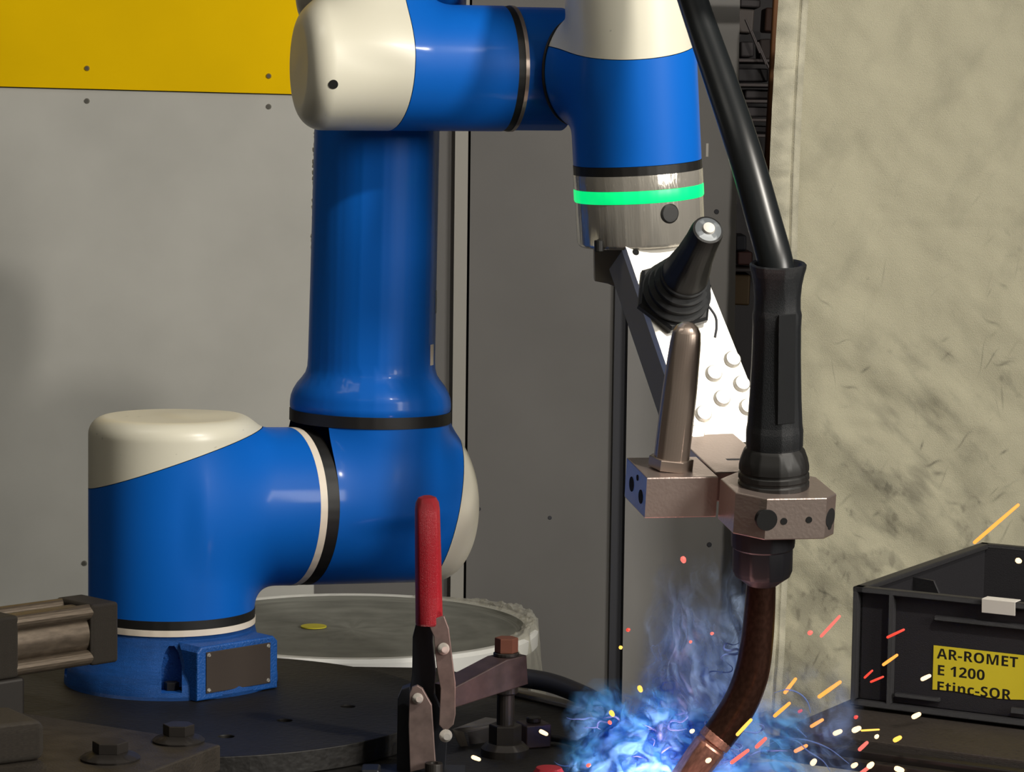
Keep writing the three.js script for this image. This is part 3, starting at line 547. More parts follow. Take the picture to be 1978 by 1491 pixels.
  {
    const S0 = onW(715), S1 = S0.clone().add(V(0.004, 0.30, -0.11));
    const q1 = sCyl(W0, W1, RW, 0.027), q2 = sCyl(S0, S1, 106 * sW, 0.003);
    const g = sdfGeo((x, y, z) => smin(q1(x, y, z), q2(x, y, z), 0.03), W0.clone().lerp(W1, 0.42).add(V(0, 0.05, 0)), V(0.17, 0.14, 0.13), 110);
    const cp = { o: onW(752), n: V(-1, 0.03, 0.48).normalize() };
    const seam = onW(968);
    const lim = [{ o: seam, n: wx.clone().negate() }];
    part(t, 'wrist_housing', cut(g, [...lim, flip(cp, -0.0008)]), M.blue);
    const cap = part(t, 'cap', cut(g, [cp]), M.cream, 'cream end cap of the level wrist barrel');
    const hn = wx.clone().negate(), hc = P(643, 162, W0.z - 0.01);
    const hp = P(644, 163, W0.z + 0.035);
    part(t, 'forearm', rod(S0.clone().lerp(S1, 0.55), S1.clone().lerp(S0, -0.3), 103 * sW, 64), M.blue);
    const R = (px0, px1, r, m, nm, lb) => { const a = onW(px0), b = onW(px1), L = a.distanceTo(b); part(t, nm, lathe([[r * 0.88, 0], [r, 0], [r, L], [r * 0.88, L]], a, b, 96), m, lb); };
    R(968, 981, RW * 0.995, M.rubber, 'seal_ring', 'black rubber ring');
    R(981, 988, RW * 1.008, M.post, 'trim_ring', 'bright metal ring');
    part(t, 'wrist_stub', lathe([[0, 0], [RW * 0.985, 0], [RW * 0.985, onW(988).distanceTo(W1)], [0, onW(988).distanceTo(W1)]], onW(988), W1, 96), M.blue);
    // screw hole in the cap: seat it on the surface
    const dir = hp.clone().sub(EYE).normalize(); let tt = 2.8; for (let i = 0; i < 200; i++) { const p = EYE.clone().addScaledVector(dir, tt), d = q1(p.x, p.y, p.z); if (d < 1e-4) break; tt += d; }
    const p0 = EYE.clone().addScaledVector(dir, tt), e = 1e-3, nn = V(q1(p0.x + e, p0.y, p0.z) - q1(p0.x - e, p0.y, p0.z), q1(p0.x, p0.y + e, p0.z) - q1(p0.x, p0.y - e, p0.z), q1(p0.x, p0.y, p0.z + e) - q1(p0.x, p0.y, p0.z - e)).normalize();
    part(cap, 'screw_hole', lathe([[0, 0.0004], [8 * sW, 0.0006], [9 * sW, 0.0003], [9 * sW, -0.004]], p0, p0.clone().add(nn), 20), M.hole);
  }
  // --- wrist two: upright body with cream top
  const ZW = 0.07, X0 = P(1231, 312, ZW), X1 = P(1214, -40, ZW + 0.012), wy = X1.clone().sub(X0).normalize(), sX = mpp(X0), RX = 124 * sX;
  {
    const top = X0.clone().addScaledVector(wy, 0.30), bot = X0.clone().addScaledVector(wy, -0.02), bossC = X0.clone().addScaledVector(wy, 172 * sX), bd = V(-0.80, 0.0, -0.60).normalize();
    const q1 = sCyl(bot, top, RX, 0.02), q2 = sCyl(bossC, bossC.clone().addScaledVector(bd, 150 * sX), 101 * sX, 0.010);
    const g = sdfGeo((x, y, z) => smin(q1(x, y, z), q2(x, y, z), 0.022), X0.clone().addScaledVector(wy, 0.12).add(V(-0.02, 0, -0.01)), V(0.13, 0.19, 0.12), 104);
    const cp = { o: P(1212, 82, ZW), n: V(-0.13, 1, -0.16).normalize() };
    cp.n = V(-0.06, 1, 0.26).normalize();
    part(t, 'wrist_housing', cut(g, [{ o: X0, n: wy }, flip(cp, -0.0008)]), M.blue);
    part(t, 'cap', cut(g, [cp]), M.cream, 'cream cap on the upright wrist');
    const bo = bossC.clone().addScaledVector(bd, 140 * sX);
    part(t, 'seal_ring', new THREE.TorusGeometry(101 * sX, 3.2 * sX, 10, 96).applyQuaternion(new THREE.Quaternion().setFromUnitVectors(V(0, 0, 1), bd)).translate(bo.x, bo.y, bo.z), M.rubber, 'thin black seal line');
    // tool flange rings; the wrist leans a little towards the viewer
    const dn = wy.clone().negate(), L = (p, m, nm, lb) => part(t, nm, lathe(p.map(([r, h]) => [r * sX, h * sX]), X0, X0.clone().add(dn), 128), m, lb);
    L([[0, 0], [122, 0], [124.5, 1], [124.5, 19], [110, 19]], M.rubber, 'seal_ring', 'black rubber ring');
    L([[110, 18], [125, 18], [125.5, 20], [125.5, 46], [124, 48], [110, 48]], M.steel, 'flange_ring', 'steel ring');
    L([[110, 47], [125.5, 47], [126, 49], [126, 68], [124.5, 71], [110, 71]], M.led, 'light_ring', 'glowing green light ring');
    L([[110, 70], [124, 70], [124, 150], [121, 156], [118, 158], [0, 158]], M.steel, 'tool_flange', 'brushed steel tool flange');
    const az = V(0.42, 0, 0.9).normalize(), bp = X0.clone().addScaledVector(dn, 96 * sX).addScaledVector(az, 121 * sX);
    part(t, 'push_button', lathe([[0, 7], [12, 7], [16, 6], [19, 3], [20, -4]].map(([r, h]) => [r * sX, h * sX]), bp, bp.clone().add(az), 32), M.rubber, 'round black button');
    part(t, 'flange_screw', rod(P(1157, 464, ZW + 0.05), P(1157, 486, ZW + 0.05), 9 * sX, 16), M.rubber);
  }
}

// unseen cables, added above the frame to shade the wrist and the barrel
{
  const over = (px, py, z, k) => P(px, py, z).lerp(KEY_AT, k), t = thing('shade_cable_bundle', 'bundle of black cables added above the robot wrist to shade it', 'cables', over(1140, -20, 0.13, 0.14));
  for (const [x0, x1, x2] of [[1168, 1160, 1156], [1128, 1112, 1096], [1096, 1070, 1040], [1066, 1022, 978]]) {
    const pts = [over(x0, -60, 0.10, 0.03).add(V(0, 0.02, -0.06)), over(x0, -20, 0.14, 0.14), over(x1, 110, 0.14, 0.22), over(x2, 240, 0.14, 0.29), over(x2, 330, 0.14, 0.36)];
    part(t, 'cable', tube(pts, 0.0155, 50, 14), M.cable);
  }
}
// ================================================================ tool bracket with plate, post and clamp blocks
const PN0 = V(0.28, 0.50, 0.82).normalize(), PO = P(1300, 575, 0.15);
const tU = V(Math.cos(13 * Math.PI / 180), 0, -Math.sin(13 * Math.PI / 180)), tN0 = V(Math.sin(13 * Math.PI / 180), 0, Math.cos(13 * Math.PI / 180)), tT = V(0, Math.cos(8 * Math.PI / 180), 0).addScaledVector(tN0, Math.sin(8 * Math.PI / 180)), tN = new THREE.Vector3().crossVectors(tU, tT);
const TO = P(1500, 936, 0.42), ts = mpp(TO);
const TL = (u, t_, n) => TO.clone().addScaledVector(tU, u * ts).addScaledVector(tT, t_ * ts).addScaledVector(tN, n * ts);
{
  const t = thing('torch_bracket', 'angled metal torch bracket with bright riveted plate below the wrist flange', 'bracket', P(1240, 475, 0.05));
  const q = (x, y) => PN(x, y, PO, PN0);
  const front = [q(1340, 860), q(1492, 850), q(1336, 462), q(1207, 472)], back = front.map((p) => p.clone().addScaledVector(PN0, -0.012));
  part(t, 'face_plate', hexa(front, back), M.plate, 'bright bare metal face plate');
  const b0 = front.map((p) => p.clone().addScaledVector(PN0, -0.0125)), mid = b0[0].clone().add(b0[1]).add(b0[2]).add(b0[3]).multiplyScalar(0.25);
  const inner = b0.map((p, i) => p.clone().lerp(mid, 0.012));
  const far = inner.map((p) => p.clone().addScaledVector(PN0, -0.046));
  part(t, 'arm', hexa(inner, far), M.plateSide, 'grey arm behind the face plate');
  // upper clamp ear below the flange
  const zc = 0.10, ear = [[1148, 471], [1300, 466], [1310, 520], [1262, 640], [1220, 640], [1206, 588], [1202, 574], [1195, 561], [1186, 553], [1174, 548], [1149, 543]];
  part(t, 'mounting_ear', planar(ear, zc - 0.05, 0.05, 0.001), M.plateSide, 'grey ear with curved underside');
  // bolt heads on the plate
  for (const [x, y] of [[1414, 695], [1378, 722], [1432, 742], [1394, 770], [1358, 800], [1443, 787], [1344, 838]]) {
    const c = q(x, y), s = mpp(c); part(t, 'bolt_head', lathe([[0, 10], [9, 10], [14, 8.5], [16.5, 5], [17, 0]].map(([r, h]) => [r * s, h * s]), c, c.clone().add(PN0), 28), M.plate);
  }
  { const c = q(1228, 487), s = mpp(c); part(t, 'hole', lathe([[0, 1], [6, 1], [7, 0]].map(([r, h]) => [r * s, h * s]), c, c.clone().add(PN0), 20), M.hole); }
  { const a = q(1366, 588), b = q(1382, 612), c = q(1381, 652); part(t, 'wire', tube([a, b, q(1384, 632), c], 2.5 * mpp(a), 30, 8), M.seam, 'thin grey wire'); }
  // clamp blocks
  const FT = (u, n) => frame(TL(u, 0, n), tU, tN.clone().negate(), tT);    // x along U, y away from the viewer, z up
  const oct = (w, d, c) => [[-w, -d + c], [-w + c, -d], [w - c * 0.6, -d], [w, -d + c * 0.6], [w, d - c], [w - c, d], [-w + c, d], [-w, d - c]];
  const blk = (poly, h, u, n, nm, lb, m = M.block) => part(t, nm, extr(poly.map(([x, y]) => [x * ts, y * ts]), h * ts, 2.4 * ts).translate(0, 0, -h * ts).applyMatrix4(FT(u, n)), m, lb);
  const ob = blk(oct(98, 98, 48), 82, 0, 0, 'clamp_block', 'eight-sided metal block round the torch');
  const lb = blk([[-72, -76], [72, -76], [72, 76], [-72, 76]], 82, -170, -140, 'post_block', 'square metal block under the post');
  blk([[-64, -150], [64, -150], [64, 150], [-64, 150]], 60, -30, -246, 'beam', 'flat beam from the arm to the clamp block');
  blk([[-46, -9], [46, -9], [46, 9], [-46, 9]], 2.5, 0, -190, 'slot', undefined, M.seam);
  // screw holes: flush dark cups
  const dk = (c, n, r, parent) => part(parent, 'screw_hole', lathe([[0, 0.0005], [r * 0.96, 0.0006], [r, 0.0002], [r, -0.006]], c, c.clone().add(n), 24), M.hole);
  dk(TL(-48, -42, 98), tN, 21 * ts, ob); dk(TL(-14, -45, 98), tN, 7 * ts, ob); dk(TL(36, -43, 98), tN, 6.5 * ts, ob);
  const nr = tU.clone().add(tN).normalize(); dk(TL(98 - 14, -44, 98 - 15), nr, 19 * ts, ob); dk(TL(84, -60, 83), nr, 8 * ts, ob);
  const nl = tU.clone().negate(); dk(TL(-242, -42, -140 - 30), nl, 15 * ts, lb); dk(TL(-242, -48, -140 + 40), nl, 14 * ts, lb); dk(TL(-242, -18, -140 + 10), nl, 6 * ts, lb);
  // post with a domed top on a hex foot
  const p0 = TL(-176, 0, -132), p1 = P(1329, 622, p0.z + 0.018), L = p0.distanceTo(p1), r = 35 * ts;
  const ps = part(t, 'post', lathe([[0, 0], [r, 0], [r, L * 0.3], [r * 0.97, L * 0.55], [r * 0.88, L - 0.030], [r * 0.86, L - 0.022], [r * 0.78, L - 0.0105], [r * 0.6, L - 0.0045], [r * 0.34, L - 0.001], [0, L]], p0, p1, 40), M.post, 'steel post with domed top');
  part(ps, 'hex_foot', hexHead(p0, p0.clone().lerp(p1, 0.075), 41 * ts), M.post);
}
// control joystick on the plate
{
  const b = PN(1300, 577, PO, PN0), tip = b.clone(), s = mpp(b), ax = PN0.clone();
  tip.addScaledVector(ax, 0.146);
  // aim exactly at the photographed tip
  const q = ray(1368, 443), tipT = EYE.clone().addScaledVector(q, (tip.z - EYE.z) / q.z), d = tipT.clone().sub(b).normalize(); const len = b.distanceTo(tipT);
  const t = thing('joystick', 'black joystick knob sticking out of the bright bracket plate', 'joystick', b);
  part(t, 'base_plate', lathe([[0, 0], [78 * s, 0], [80 * s, 0.002], [80 * s, 0.008], [74 * s, 0.011], [0, 0.011]], b, b.clone().add(d), 6), M.knob);
  const bel = [[64, 0.01]]; for (let i = 0; i < 5; i++) { const h = 0.011 + i * 0.0115, r = 66 - i * 6.5; bel.push([r, h + 0.002], [r + 2, h + 0.006], [r - 7, h + 0.0095]); }
  part(t, 'bellows', lathe([...bel.map(([r, h]) => [r * s, h]), [30 * s, 0.07], [0, 0.07]], b, b.clone().add(d), 48), M.rubberSoft, 'ribbed rubber bellows');
  part(t, 'grip', lathe([[0, 0.05], [46 * s, 0.05], [42 * s, 0.07], [36 * s, len * 0.62], [32 * s, len * 0.82], [31 * s, len - 0.006], [29 * s, len - 0.001], [26 * s, len], [0, len]], b, b.clone().add(d), 40), M.rubber);
  part(t, 'end_cap', lathe([[0, len + 0.001], [20 * s, len + 0.001], [25 * s, len], [25 * s, len - 0.001]], b, b.clone().add(d), 40), M.knobEnd, 'grey end ring');
  part(t, 'button', lathe([[0, len + 0.006], [7 * s, len + 0.0055], [11 * s, len + 0.004], [12.5 * s, len + 0.0005]], b, b.clone().add(d), 32), M.tag, 'pale round button');
}
// ================================================================ welding torch
{
  const t = thing('welding_torch', 'black welding torch with a bent copper neck held in the clamp block', 'welding torch', P(1490, 940, 0.42));
  const a = P(1503, 512, 0.452), b = TL(-6, 0, 0), d = b.clone().sub(a).normalize(), L = a.distanceTo(b), s = mpp(a), k = L / (432 * s), B = a.clone().add(d);
  const lp = (l) => l.map(([r, h]) => [r * s, h * s * k]);
  part(t, 'handle', lathe(lp([[30, 14], [40, 6], [46, -2], [52, -4], [55, -1], [54.5, 6], [51, 18], [47, 38], [45, 62], [45.5, 84], [48, 96], [47, 120], [48, 180], [51, 260], [54, 310], [56, 322], [56, 352], [53, 362], [0, 362]]), a, B, 72), M.rubberSoft, 'black rubber handle with flared mouth');
  // long grip pad on the handle
  const pn = V(0.32, 0, 0.95).normalize(), g0 = a.clone().addScaledVector(d, 92 * s * k).addScaledVector(pn, 47.6 * s), g1 = a.clone().addScaledVector(d, 305 * s * k).addScaledVector(pn, 53.2 * s), gd = g1.clone().sub(g0), gl = gd.length(), px = new THREE.Vector3().crossVectors(gd.normalize().clone().negate(), pn).normalize();
  part(t, 'grip_pad', rbox(36 * s, gl, 5 * s, 2.4 * s).applyMatrix4(frame(g0.clone().lerp(g1, 0.5), px, gd.clone().negate(), new THREE.Vector3().crossVectors(px, gd.clone().negate()))), M.rubberSoft);
  part(t, 'collar', lathe(lp([[0, 355], [54, 355], [60, 362], [66, 378], [69, 392], [69, 400], [66, 402], [66, 405], [69.5, 408], [70, 416], [67, 419], [67, 422], [70, 425], [70, 433], [0, 433]]), a, B, 72), M.rubber, 'stepped black collar');
  // below the block
  const c = TL(-18, -80, 0), dn = tT.clone().negate();
  const n0 = P(1474, 1040, c.z - 0.005), n1 = P(1472, 1123, n0.z - 0.006), s2 = mpp(n0), h = n0.distanceTo(n1);
  part(t, 'lower_nut', lathe([[0, -0.02], [62 * s2, -0.02], [62 * s2, h * 0.05], [61 * s2, h * 0.16], [58 * s2, h * 0.2], [58 * s2, h * 0.72], [54 * s2, h * 0.84], [36 * s2, h], [30 * s2, h * 1.06], [0, h * 1.06]], n0, n1, 64), std('#16161c', 0.5), 'dark lower nut');
  const z = n1.z, pts = [[1471, 1112, 0], [1468, 1170, -0.002], [1462, 1240, -0.003], [1452, 1300, -0.003], [1434, 1350, -0.002], [1409, 1392, 0], [1386, 1424, 0.002]].map(([x, y, dz]) => P(x, y, z + dz));
  part(t, 'neck', taper(pts, [28, 30, 32, 34, 34.5, 34, 33].map((r) => r * s2)), M.copper, 'dark copper swan neck');
  const e0 = P(1389, 1419, z + 0.002), e1 = P(1318, 1512, z + 0.006), l = e0.distanceTo(e1), r = 33 * s2;
  part(t, 'nozzle', lathe([[0, 0], [r * 0.95, 0], [r, 0.002], [r, 0.010], [r * 0.93, 0.0115], [r * 0.93, 0.014], [r, 0.016], [r * 1.0, l * 0.5], [r * 0.88, l], [r * 0.74, l], [r * 0.74, l * 0.8], [0, l * 0.8]], e0, e1, 48), M.nozzle, 'bright copper gas nozzle');
  // cable
  const cb = [[1258, -230, 0.24], [1318, -60, 0.29], [1355, 50, 0.32], [1397, 170, 0.36], [1440, 300, 0.405], [1474, 420, 0.435], [1500, 520, 0.454], [1503, 570, 0.452]].map(([x, y, zz]) => P(x, y, zz));
  solo('torch_cable', taper(cb, [28, 30, 31, 33, 34, 34.5, 35, 35].map((q) => q * s), 120, 24), M.cable, 'thick black torch cable running up from the torch handle', 'cable');
}

// ================================================================ toggle clamp with red handle
{
  const z = 0.36, s = mpp(P(830, 1200, z)), p = (x, y, dz = 0) => P(x, y, z + dz), base = PY(800, 1496, YT);
  const t = thing('toggle_clamp', 'steel toggle clamp with a red plastic handle standing upright', 'clamp', V(p(810, 1490).x, YT, z));
  const flat = (l, dz, th, m, nm, lb, holes) => part(t, nm, hexa(l.map(([x, y]) => p(x, y, dz)), l.map(([x, y]) => p(x, y, dz).add(V(-0.004, 0, -th)))), m, lb);
  const bent = (l, dz, th, m, nm, lb) => { const o = p(l[0][0], l[0][1], dz), g = extr(l.map(([x, y]) => { const q = p(x, y, dz).sub(o); return [q.x, q.y]; }), th, 0.0008).translate(0, 0, -th).applyMatrix4(frame(o, V(1, 0, 0), V(0, 1, 0), V(0, 0, 1))); return part(t, nm, g, m, lb); };
  const h0 = p(829, 1206), h1 = p(825, 957), L = h0.distanceTo(h1), r = 26 * s;
  part(t, 'handle', lathe([[0, 0], [r * 0.98, 0], [r * 1.02, 0.002], [r, 0.03], [r * 0.97, L * 0.6], [r * 0.93, L - 0.014], [r * 0.86, L - 0.007], [r * 0.66, L - 0.002], [r * 0.3, L], [0, L]], h0, h1, 40), M.red, 'red plastic grip');
  bent([[806, 1194], [838, 1192], [836, 1240], [842, 1300], [838, 1340], [866, 1400], [860, 1486], [790, 1486], [792, 1330], [796, 1300], [797, 1230]], -0.006, 0.012, M.clampDark, 'lever', 'dark lever plate');
  bent([[824, 1198], [858, 1190], [867, 1214], [876, 1290], [880, 1320], [880, 1380], [876, 1400], [860, 1414], [848, 1400], [851, 1330], [845, 1300], [840, 1260], [838, 1230]], 0.012, 0.006, M.clampSteel, 'link', 'bare steel side link');
  bent([[791, 1340], [796, 1328], [806, 1324], [816, 1330], [834, 1362], [842, 1480], [792, 1492], [789, 1400]], 0.022, 0.007, M.clampSteel, 'bracket', 'bare steel bracket');
  bent([[768, 1350], [776, 1332], [792, 1326], [796, 1490], [766, 1492]], 0.004, 0.02, M.clampDark, 'bracket', 'dark rear bracket');
  for (const [x, y, dz, rr_, sc] of [[857, 1253, 0.012, 12, 1], [807, 1349, 0.022, 11, 1], [861, 1421, 0.012, 13, 1]]) { const c = p(x, y, dz); part(t, 'rivet', lathe([[0, 0.006], [rr_ * 0.5 * s, 0.0055], [rr_ * 0.85 * s, 0.003], [rr_ * s, 0]], c, c.clone().add(V(0.25, 0, 1)), 20), M.alu); }
  // arm: a channel reaching back to the right
  const a0 = [p(868, 1318, 0), p(868, 1352, 0)], A1 = p(872, 1334, -0.022), A2 = P(985, 1298, z - 0.085), u = A2.clone().sub(A1), len = u.length() + 0.012; u.normalize();
  const wv = new THREE.Vector3().crossVectors(u, V(0, 1, 0)).normalize(), uv = new THREE.Vector3().crossVectors(wv, u).normalize(), FA = frame(A1, u, uv, wv);
  const hA = 52 * s, wA = 0.03;
  part(t, 'arm', extr([[-0.01, -hA / 2], [len, -hA / 2], [len, hA / 2 + 0.004], [len - 0.03, hA / 2 + 0.006], [-0.01, hA / 2 - 0.006]], wA, 0.0012).translate(0, 0, -wA / 2).applyMatrix4(FA), M.clampArm, 'rust-brown clamp arm');
  const sp = A1.clone().addScaledVector(u, len - 0.018), topY = sp.y + hA / 2 + 0.005, ft = V(sp.x, YT, sp.z);
  part(t, 'washer', rod(V(sp.x, topY, sp.z), V(sp.x, topY + 0.004, sp.z), 0.014), M.blackSteel);
  part(t, 'hex_nut', hexHead(V(sp.x, topY + 0.004, sp.z), V(sp.x, topY + 0.020, sp.z), 0.0118), M.rust, 'rusty hex nut');
  part(t, 'spindle', rod(V(sp.x, YT + 0.012, sp.z), V(sp.x, sp.y - hA / 2 + 0.002, sp.z), 0.0095, 20), M.blackSteel);
  part(t, 'spindle_nut', hexHead(V(sp.x, YT + 0.012, sp.z), V(sp.x, YT + 0.034, sp.z), 0.0165), M.blackSteel);
  part(t, 'foot', lathe([[0, 0], [0.026, 0], [0.026, 0.008], [0.02, 0.014], [0, 0.014]], V(sp.x, YT, sp.z), V(sp.x, YT + 1, sp.z), 32), M.blackSteel);
  part(t, 'neck_ring', rod(V(sp.x, sp.y - hA / 2 - 0.008, sp.z), V(sp.x, sp.y - hA / 2 + 0.002, sp.z), 0.0135, 24), M.blackSteel);
  // foot flange with screw
  const f = p(800, 1492, 0.01);
  part(t, 'flange', rbox(0.10, 0.008, 0.07, 0.002).translate(f.x + 0.004, f.y - 0.003, f.z), M.clampDark);
  part(t, 'pedestal', rbox(0.09, f.y - 0.008 - YT, 0.06, 0.002).translate(f.x + 0.004, (f.y - 0.008 + YT) / 2, f.z), M.blackSteel);
  const b1 = p(838, 1490, 0.035); part(t, 'socket_screw', lathe([[0.004, 0.004], [0.0045, 0.009], [0.009, 0.009], [0.0095, 0.008], [0.0095, 0]], b1, b1.clone().add(V(0, 1, 0)), 24), M.blackSteel);
  const b2 = p(716, 1488, 0.02), b3 = p(716, 1500, 0.02);
  part(t, 'stop_block', rbox(0.02, 0.02, 0.03, 0.003).translate(b2.x, b2.y - 0.006, b2.z), M.clampDark);
}
// pale sheet-metal bracket behind the clamp, dark block and hose
{
  const y = YT, p = (x, yy, h = 0) => PY(x, yy, y + h), t = thing('sheet_bracket', 'bent pale sheet metal bracket standing behind the toggle clamp', 'bracket', p(915, 1425));
  const z = 0.21, q = (x, yy, dz = 0) => P(x, yy, z + dz);
  const top = [q(876, 1402, 0.03), q(968, 1400, 0.03), q(966, 1388, -0.02), q(905, 1392, -0.02)];
  part(t, 'top_flange', hexa([q(874, 1408, 0.03), q(903, 1410, 0.02), q(968, 1396, 0.0), q(966, 1389, -0.04), q(938, 1385, -0.05)], [q(874, 1408, 0.03), q(903, 1410, 0.02), q(968, 1396, 0.0), q(966, 1389, -0.04), q(938, 1385, -0.05)].map((v) => v.clone().add(V(0, -0.003, 0)))), M.sheet);
  const w = [q(903, 1412, 0.02), q(968, 1399, 0), q(970, 1452, 0), q(912, 1466, 0.02)];
  part(t, 'web', hexa(w, w.map((v) => v.clone().add(V(0, 0, -0.003)))), std('#4c4744', 0.55, 0.3));
  const f = [q(874, 1409, 0.03), q(896, 1414, 0.028), q(910, 1462, 0.028), q(900, 1464, 0.03), q(889, 1424, 0.03)];
  part(t, 'side_flange', hexa(f, f.map((v) => v.clone().add(V(-0.001, 0, -0.003)))), M.sheet);
}
{
  const h = [[930, 1300, -0.04], [1000, 1308, -0.03], [1060, 1318, -0.01], [1115, 1338, 0.02], [1165, 1364, 0.06], [1205, 1398, 0.10], [1240, 1450, 0.13], [1260, 1520, 0.15]].map(([x, y, z]) => P(x, y, z + 0.02));
  solo('black_hose', tube(h, 19 * mpp(h[2]), 90, 18), M.hose, 'thick black hose curving behind the clamp towards the weld smoke', 'hose');
  const k = [[440, 1486], [560, 1456], [660, 1432], [764, 1410]].map(([x, y]) => PY(x, y, YT + 0.009));
  solo('thin_cable', tube(k, 0.008, 60, 12), M.rubber, 'thin black cable lying on the table along the round plate', 'cable');
  const k2 = [[1052, 1424], [1085, 1428], [1120, 1440], [1160, 1462]].map(([x, y]) => PY(x, y, YT + 0.006));
  solo('thin_cable', tube(k2, 0.004, 40, 10), M.rubber, 'thin black cable on the table beside the weld smoke', 'cable');
  const c = PY(1030, 1440, YT), t = thing('stop_block', 'small dark steel block beside the clamp spindle foot', 'block', c);
  part(t, 'block_body', rbox(0.03, 0.026, 0.03, 0.002).rotateY(0.4).translate(c.x, YT + 0.013, c.z), M.clampArm);
  part(t, 'cap_screw', rod(V(c.x, YT + 0.026, c.z), V(c.x, YT + 0.032, c.z), 0.008), M.blackSteel);
  const kn = PY(1060, 1497, YT + 0.012), t2 = thing('red_knob', 'rounded red knob at the lower edge beside the smoke', 'knob', kn.clone().setY(YT));
  part(t2, 'knob_head', lathe([[0, 0], [0.012, 0], [0.017, 0.006], [0.018, 0.012], [0.013, 0.02], [0, 0.022]], V(kn.x, YT, kn.z), V(kn.x, YT + 1, kn.z), 28), M.red);
}

// ================================================================ pneumatic cylinder on the left
{
  const a = 45 * Math.PI / 180, X = V(Math.cos(a), 0, -Math.sin(a)), N = V(Math.sin(a), 0, Math.cos(a)), Y = V(0, 1, 0);
  const E = P(168, 1216, 0.20), s = mpp(E), W = 118 * s, TH_ = 64 * s, dist = 0.132;
  const o = (k, u = 0, w = 0) => E.clone().addScaledVector(X, -k).addScaledVector(Y, u).addScaledVector(N, w);
  const t = thing('pneumatic_cylinder', 'dirty pneumatic cylinder with tie rods beside the robot base', 'cylinder', o(dist / 2, -W / 2));
  const bx = (k, nm, m) => part(t, nm, rbox(TH_, W, W, 0.004).applyMatrix4(frame(o(k), X, Y, N)), m);
  bx(0, 'end_block', M.dirtySteel); bx(dist, 'end_block', M.dirtySteel);
  part(t, 'barrel', rod(o(dist), o(0), 0.030, 40), M.cylTube);
  for (const u of [-1, 1]) for (const w of [-1, 1]) part(t, 'tie_rod', rod(o(dist, u * W * 0.37, w * W * 0.37), o(0, u * W * 0.37, w * W * 0.37), 0.0085, 18), M.cylTube);
  const sb = o(dist, -W / 2), sy = YP + 0.004;
  part(t, 'mount', rbox(0.05, sb.y - sy, 0.07, 0.004).applyMatrix4(frame(V(sb.x, (sb.y + sy) / 2, sb.z), X, Y, N)), M.blackSteel);
}
// fixture plate with two flange bolts, and a clamp bar on it
{
  const y = YP + 0.028, c = [[-220, 1388], [40, 1376], [300, 1416], [425, 1438], [235, 1510], [-60, 1620], [-300, 1600]].map(([x, yy]) => PY(x, yy, y));
  const t = thing('fixture_plate', 'thick dark fixture plate in the lower left corner', 'plate', V(c[1].x, YP, c[1].z));
  part(t, 'plate_body', extr(c.map((p) => [p.x, -p.z]).reverse(), y - YP - 0.0005, 0.002).rotateX(-Math.PI / 2).translate(0, YP + 0.0005, 0), M.dirtySteel);
  [[213, 1466, 1], [345, 1432, 0.9]].forEach(([x, yy, k], i) => {
    const p = PY(x, yy, y), b = thing('flange_bolt', ['dark flange bolt in the middle of the fixture plate', 'dark flange bolt near the right corner of the fixture plate'][i], 'bolt', p, 'bolts on the fixture plate'), U = V(0, 1, 0);
    part(b, 'flange', lathe([[0, 0], [0.029 * k, 0], [0.0295 * k, 0.002], [0.027 * k, 0.004], [0.017 * k, 0.0075], [0, 0.0075]], p, p.clone().add(U), 48), M.blackSteel);
    part(b, 'hex_head', hexHead(p.clone().addScaledVector(U, 0.0072), p.clone().addScaledVector(U, 0.018), 0.0165 * k), M.blackSteel);
  });
  const q = PY(20, 1478, y), q2 = PY(92, 1470, y), d = V(0.83, 0, -0.56).normalize(), w = V(0.56, 0, 0.83), hh = 0.040;
  const cb = thing('clamp_bar', 'worn grey steel clamp bar at the left edge of the picture', 'bar', q.clone());
  part(cb, 'bar_body', rbox(0.22, hh, 0.085, 0.010).applyMatrix4(frame(q2.clone().addScaledVector(d, -0.11).addScaledVector(w, -0.045).add(V(0, hh / 2, 0)), d, V(0, 1, 0), w)), M.dirtySteel);
}

// ================================================================ the weld: arc, work piece, smoke, sparks
const ARC = P(1274, 1578, 0.425);
{
  // work piece under the torch, just below the frame
  const t = thing('work_piece', 'steel work piece being welded under the torch', 'work piece', V(ARC.x, YT - 0.1, ARC.z));
  part(t, 'lower_plate', rbox(0.16, 0.012, 0.12, 0.002).translate(ARC.x - 0.02, ARC.y - 0.030, ARC.z), M.dirtySteel);
  part(t, 'upright_plate', rbox(0.16, 0.04, 0.01, 0.002).translate(ARC.x - 0.02, ARC.y - 0.015, ARC.z - 0.045), M.dirtySteel);
  const f = solo('weld_flame', new THREE.SphereGeometry(0.006, 20, 14).scale(1, 0.8, 1).translate(ARC.x, ARC.y - 0.012, ARC.z), std('#ffffff', 0.5, 0, { emissive: lin('#ffd9d0'), emissiveIntensity: 12 }), 'white-hot weld flame at the nozzle tip', 'weld flame');
  const l = new THREE.PointLight(new THREE.Color(1, 0.50, 0.46), ARC_I, 0, 2); l.name = 'weld_flame_source'; l.position.set(ARC.x, ARC.y - 0.004, ARC.z + 0.0); l.castShadow = true; l.shadow.radius = 0.5; scene.add(l);
  f.castShadow = false;
}
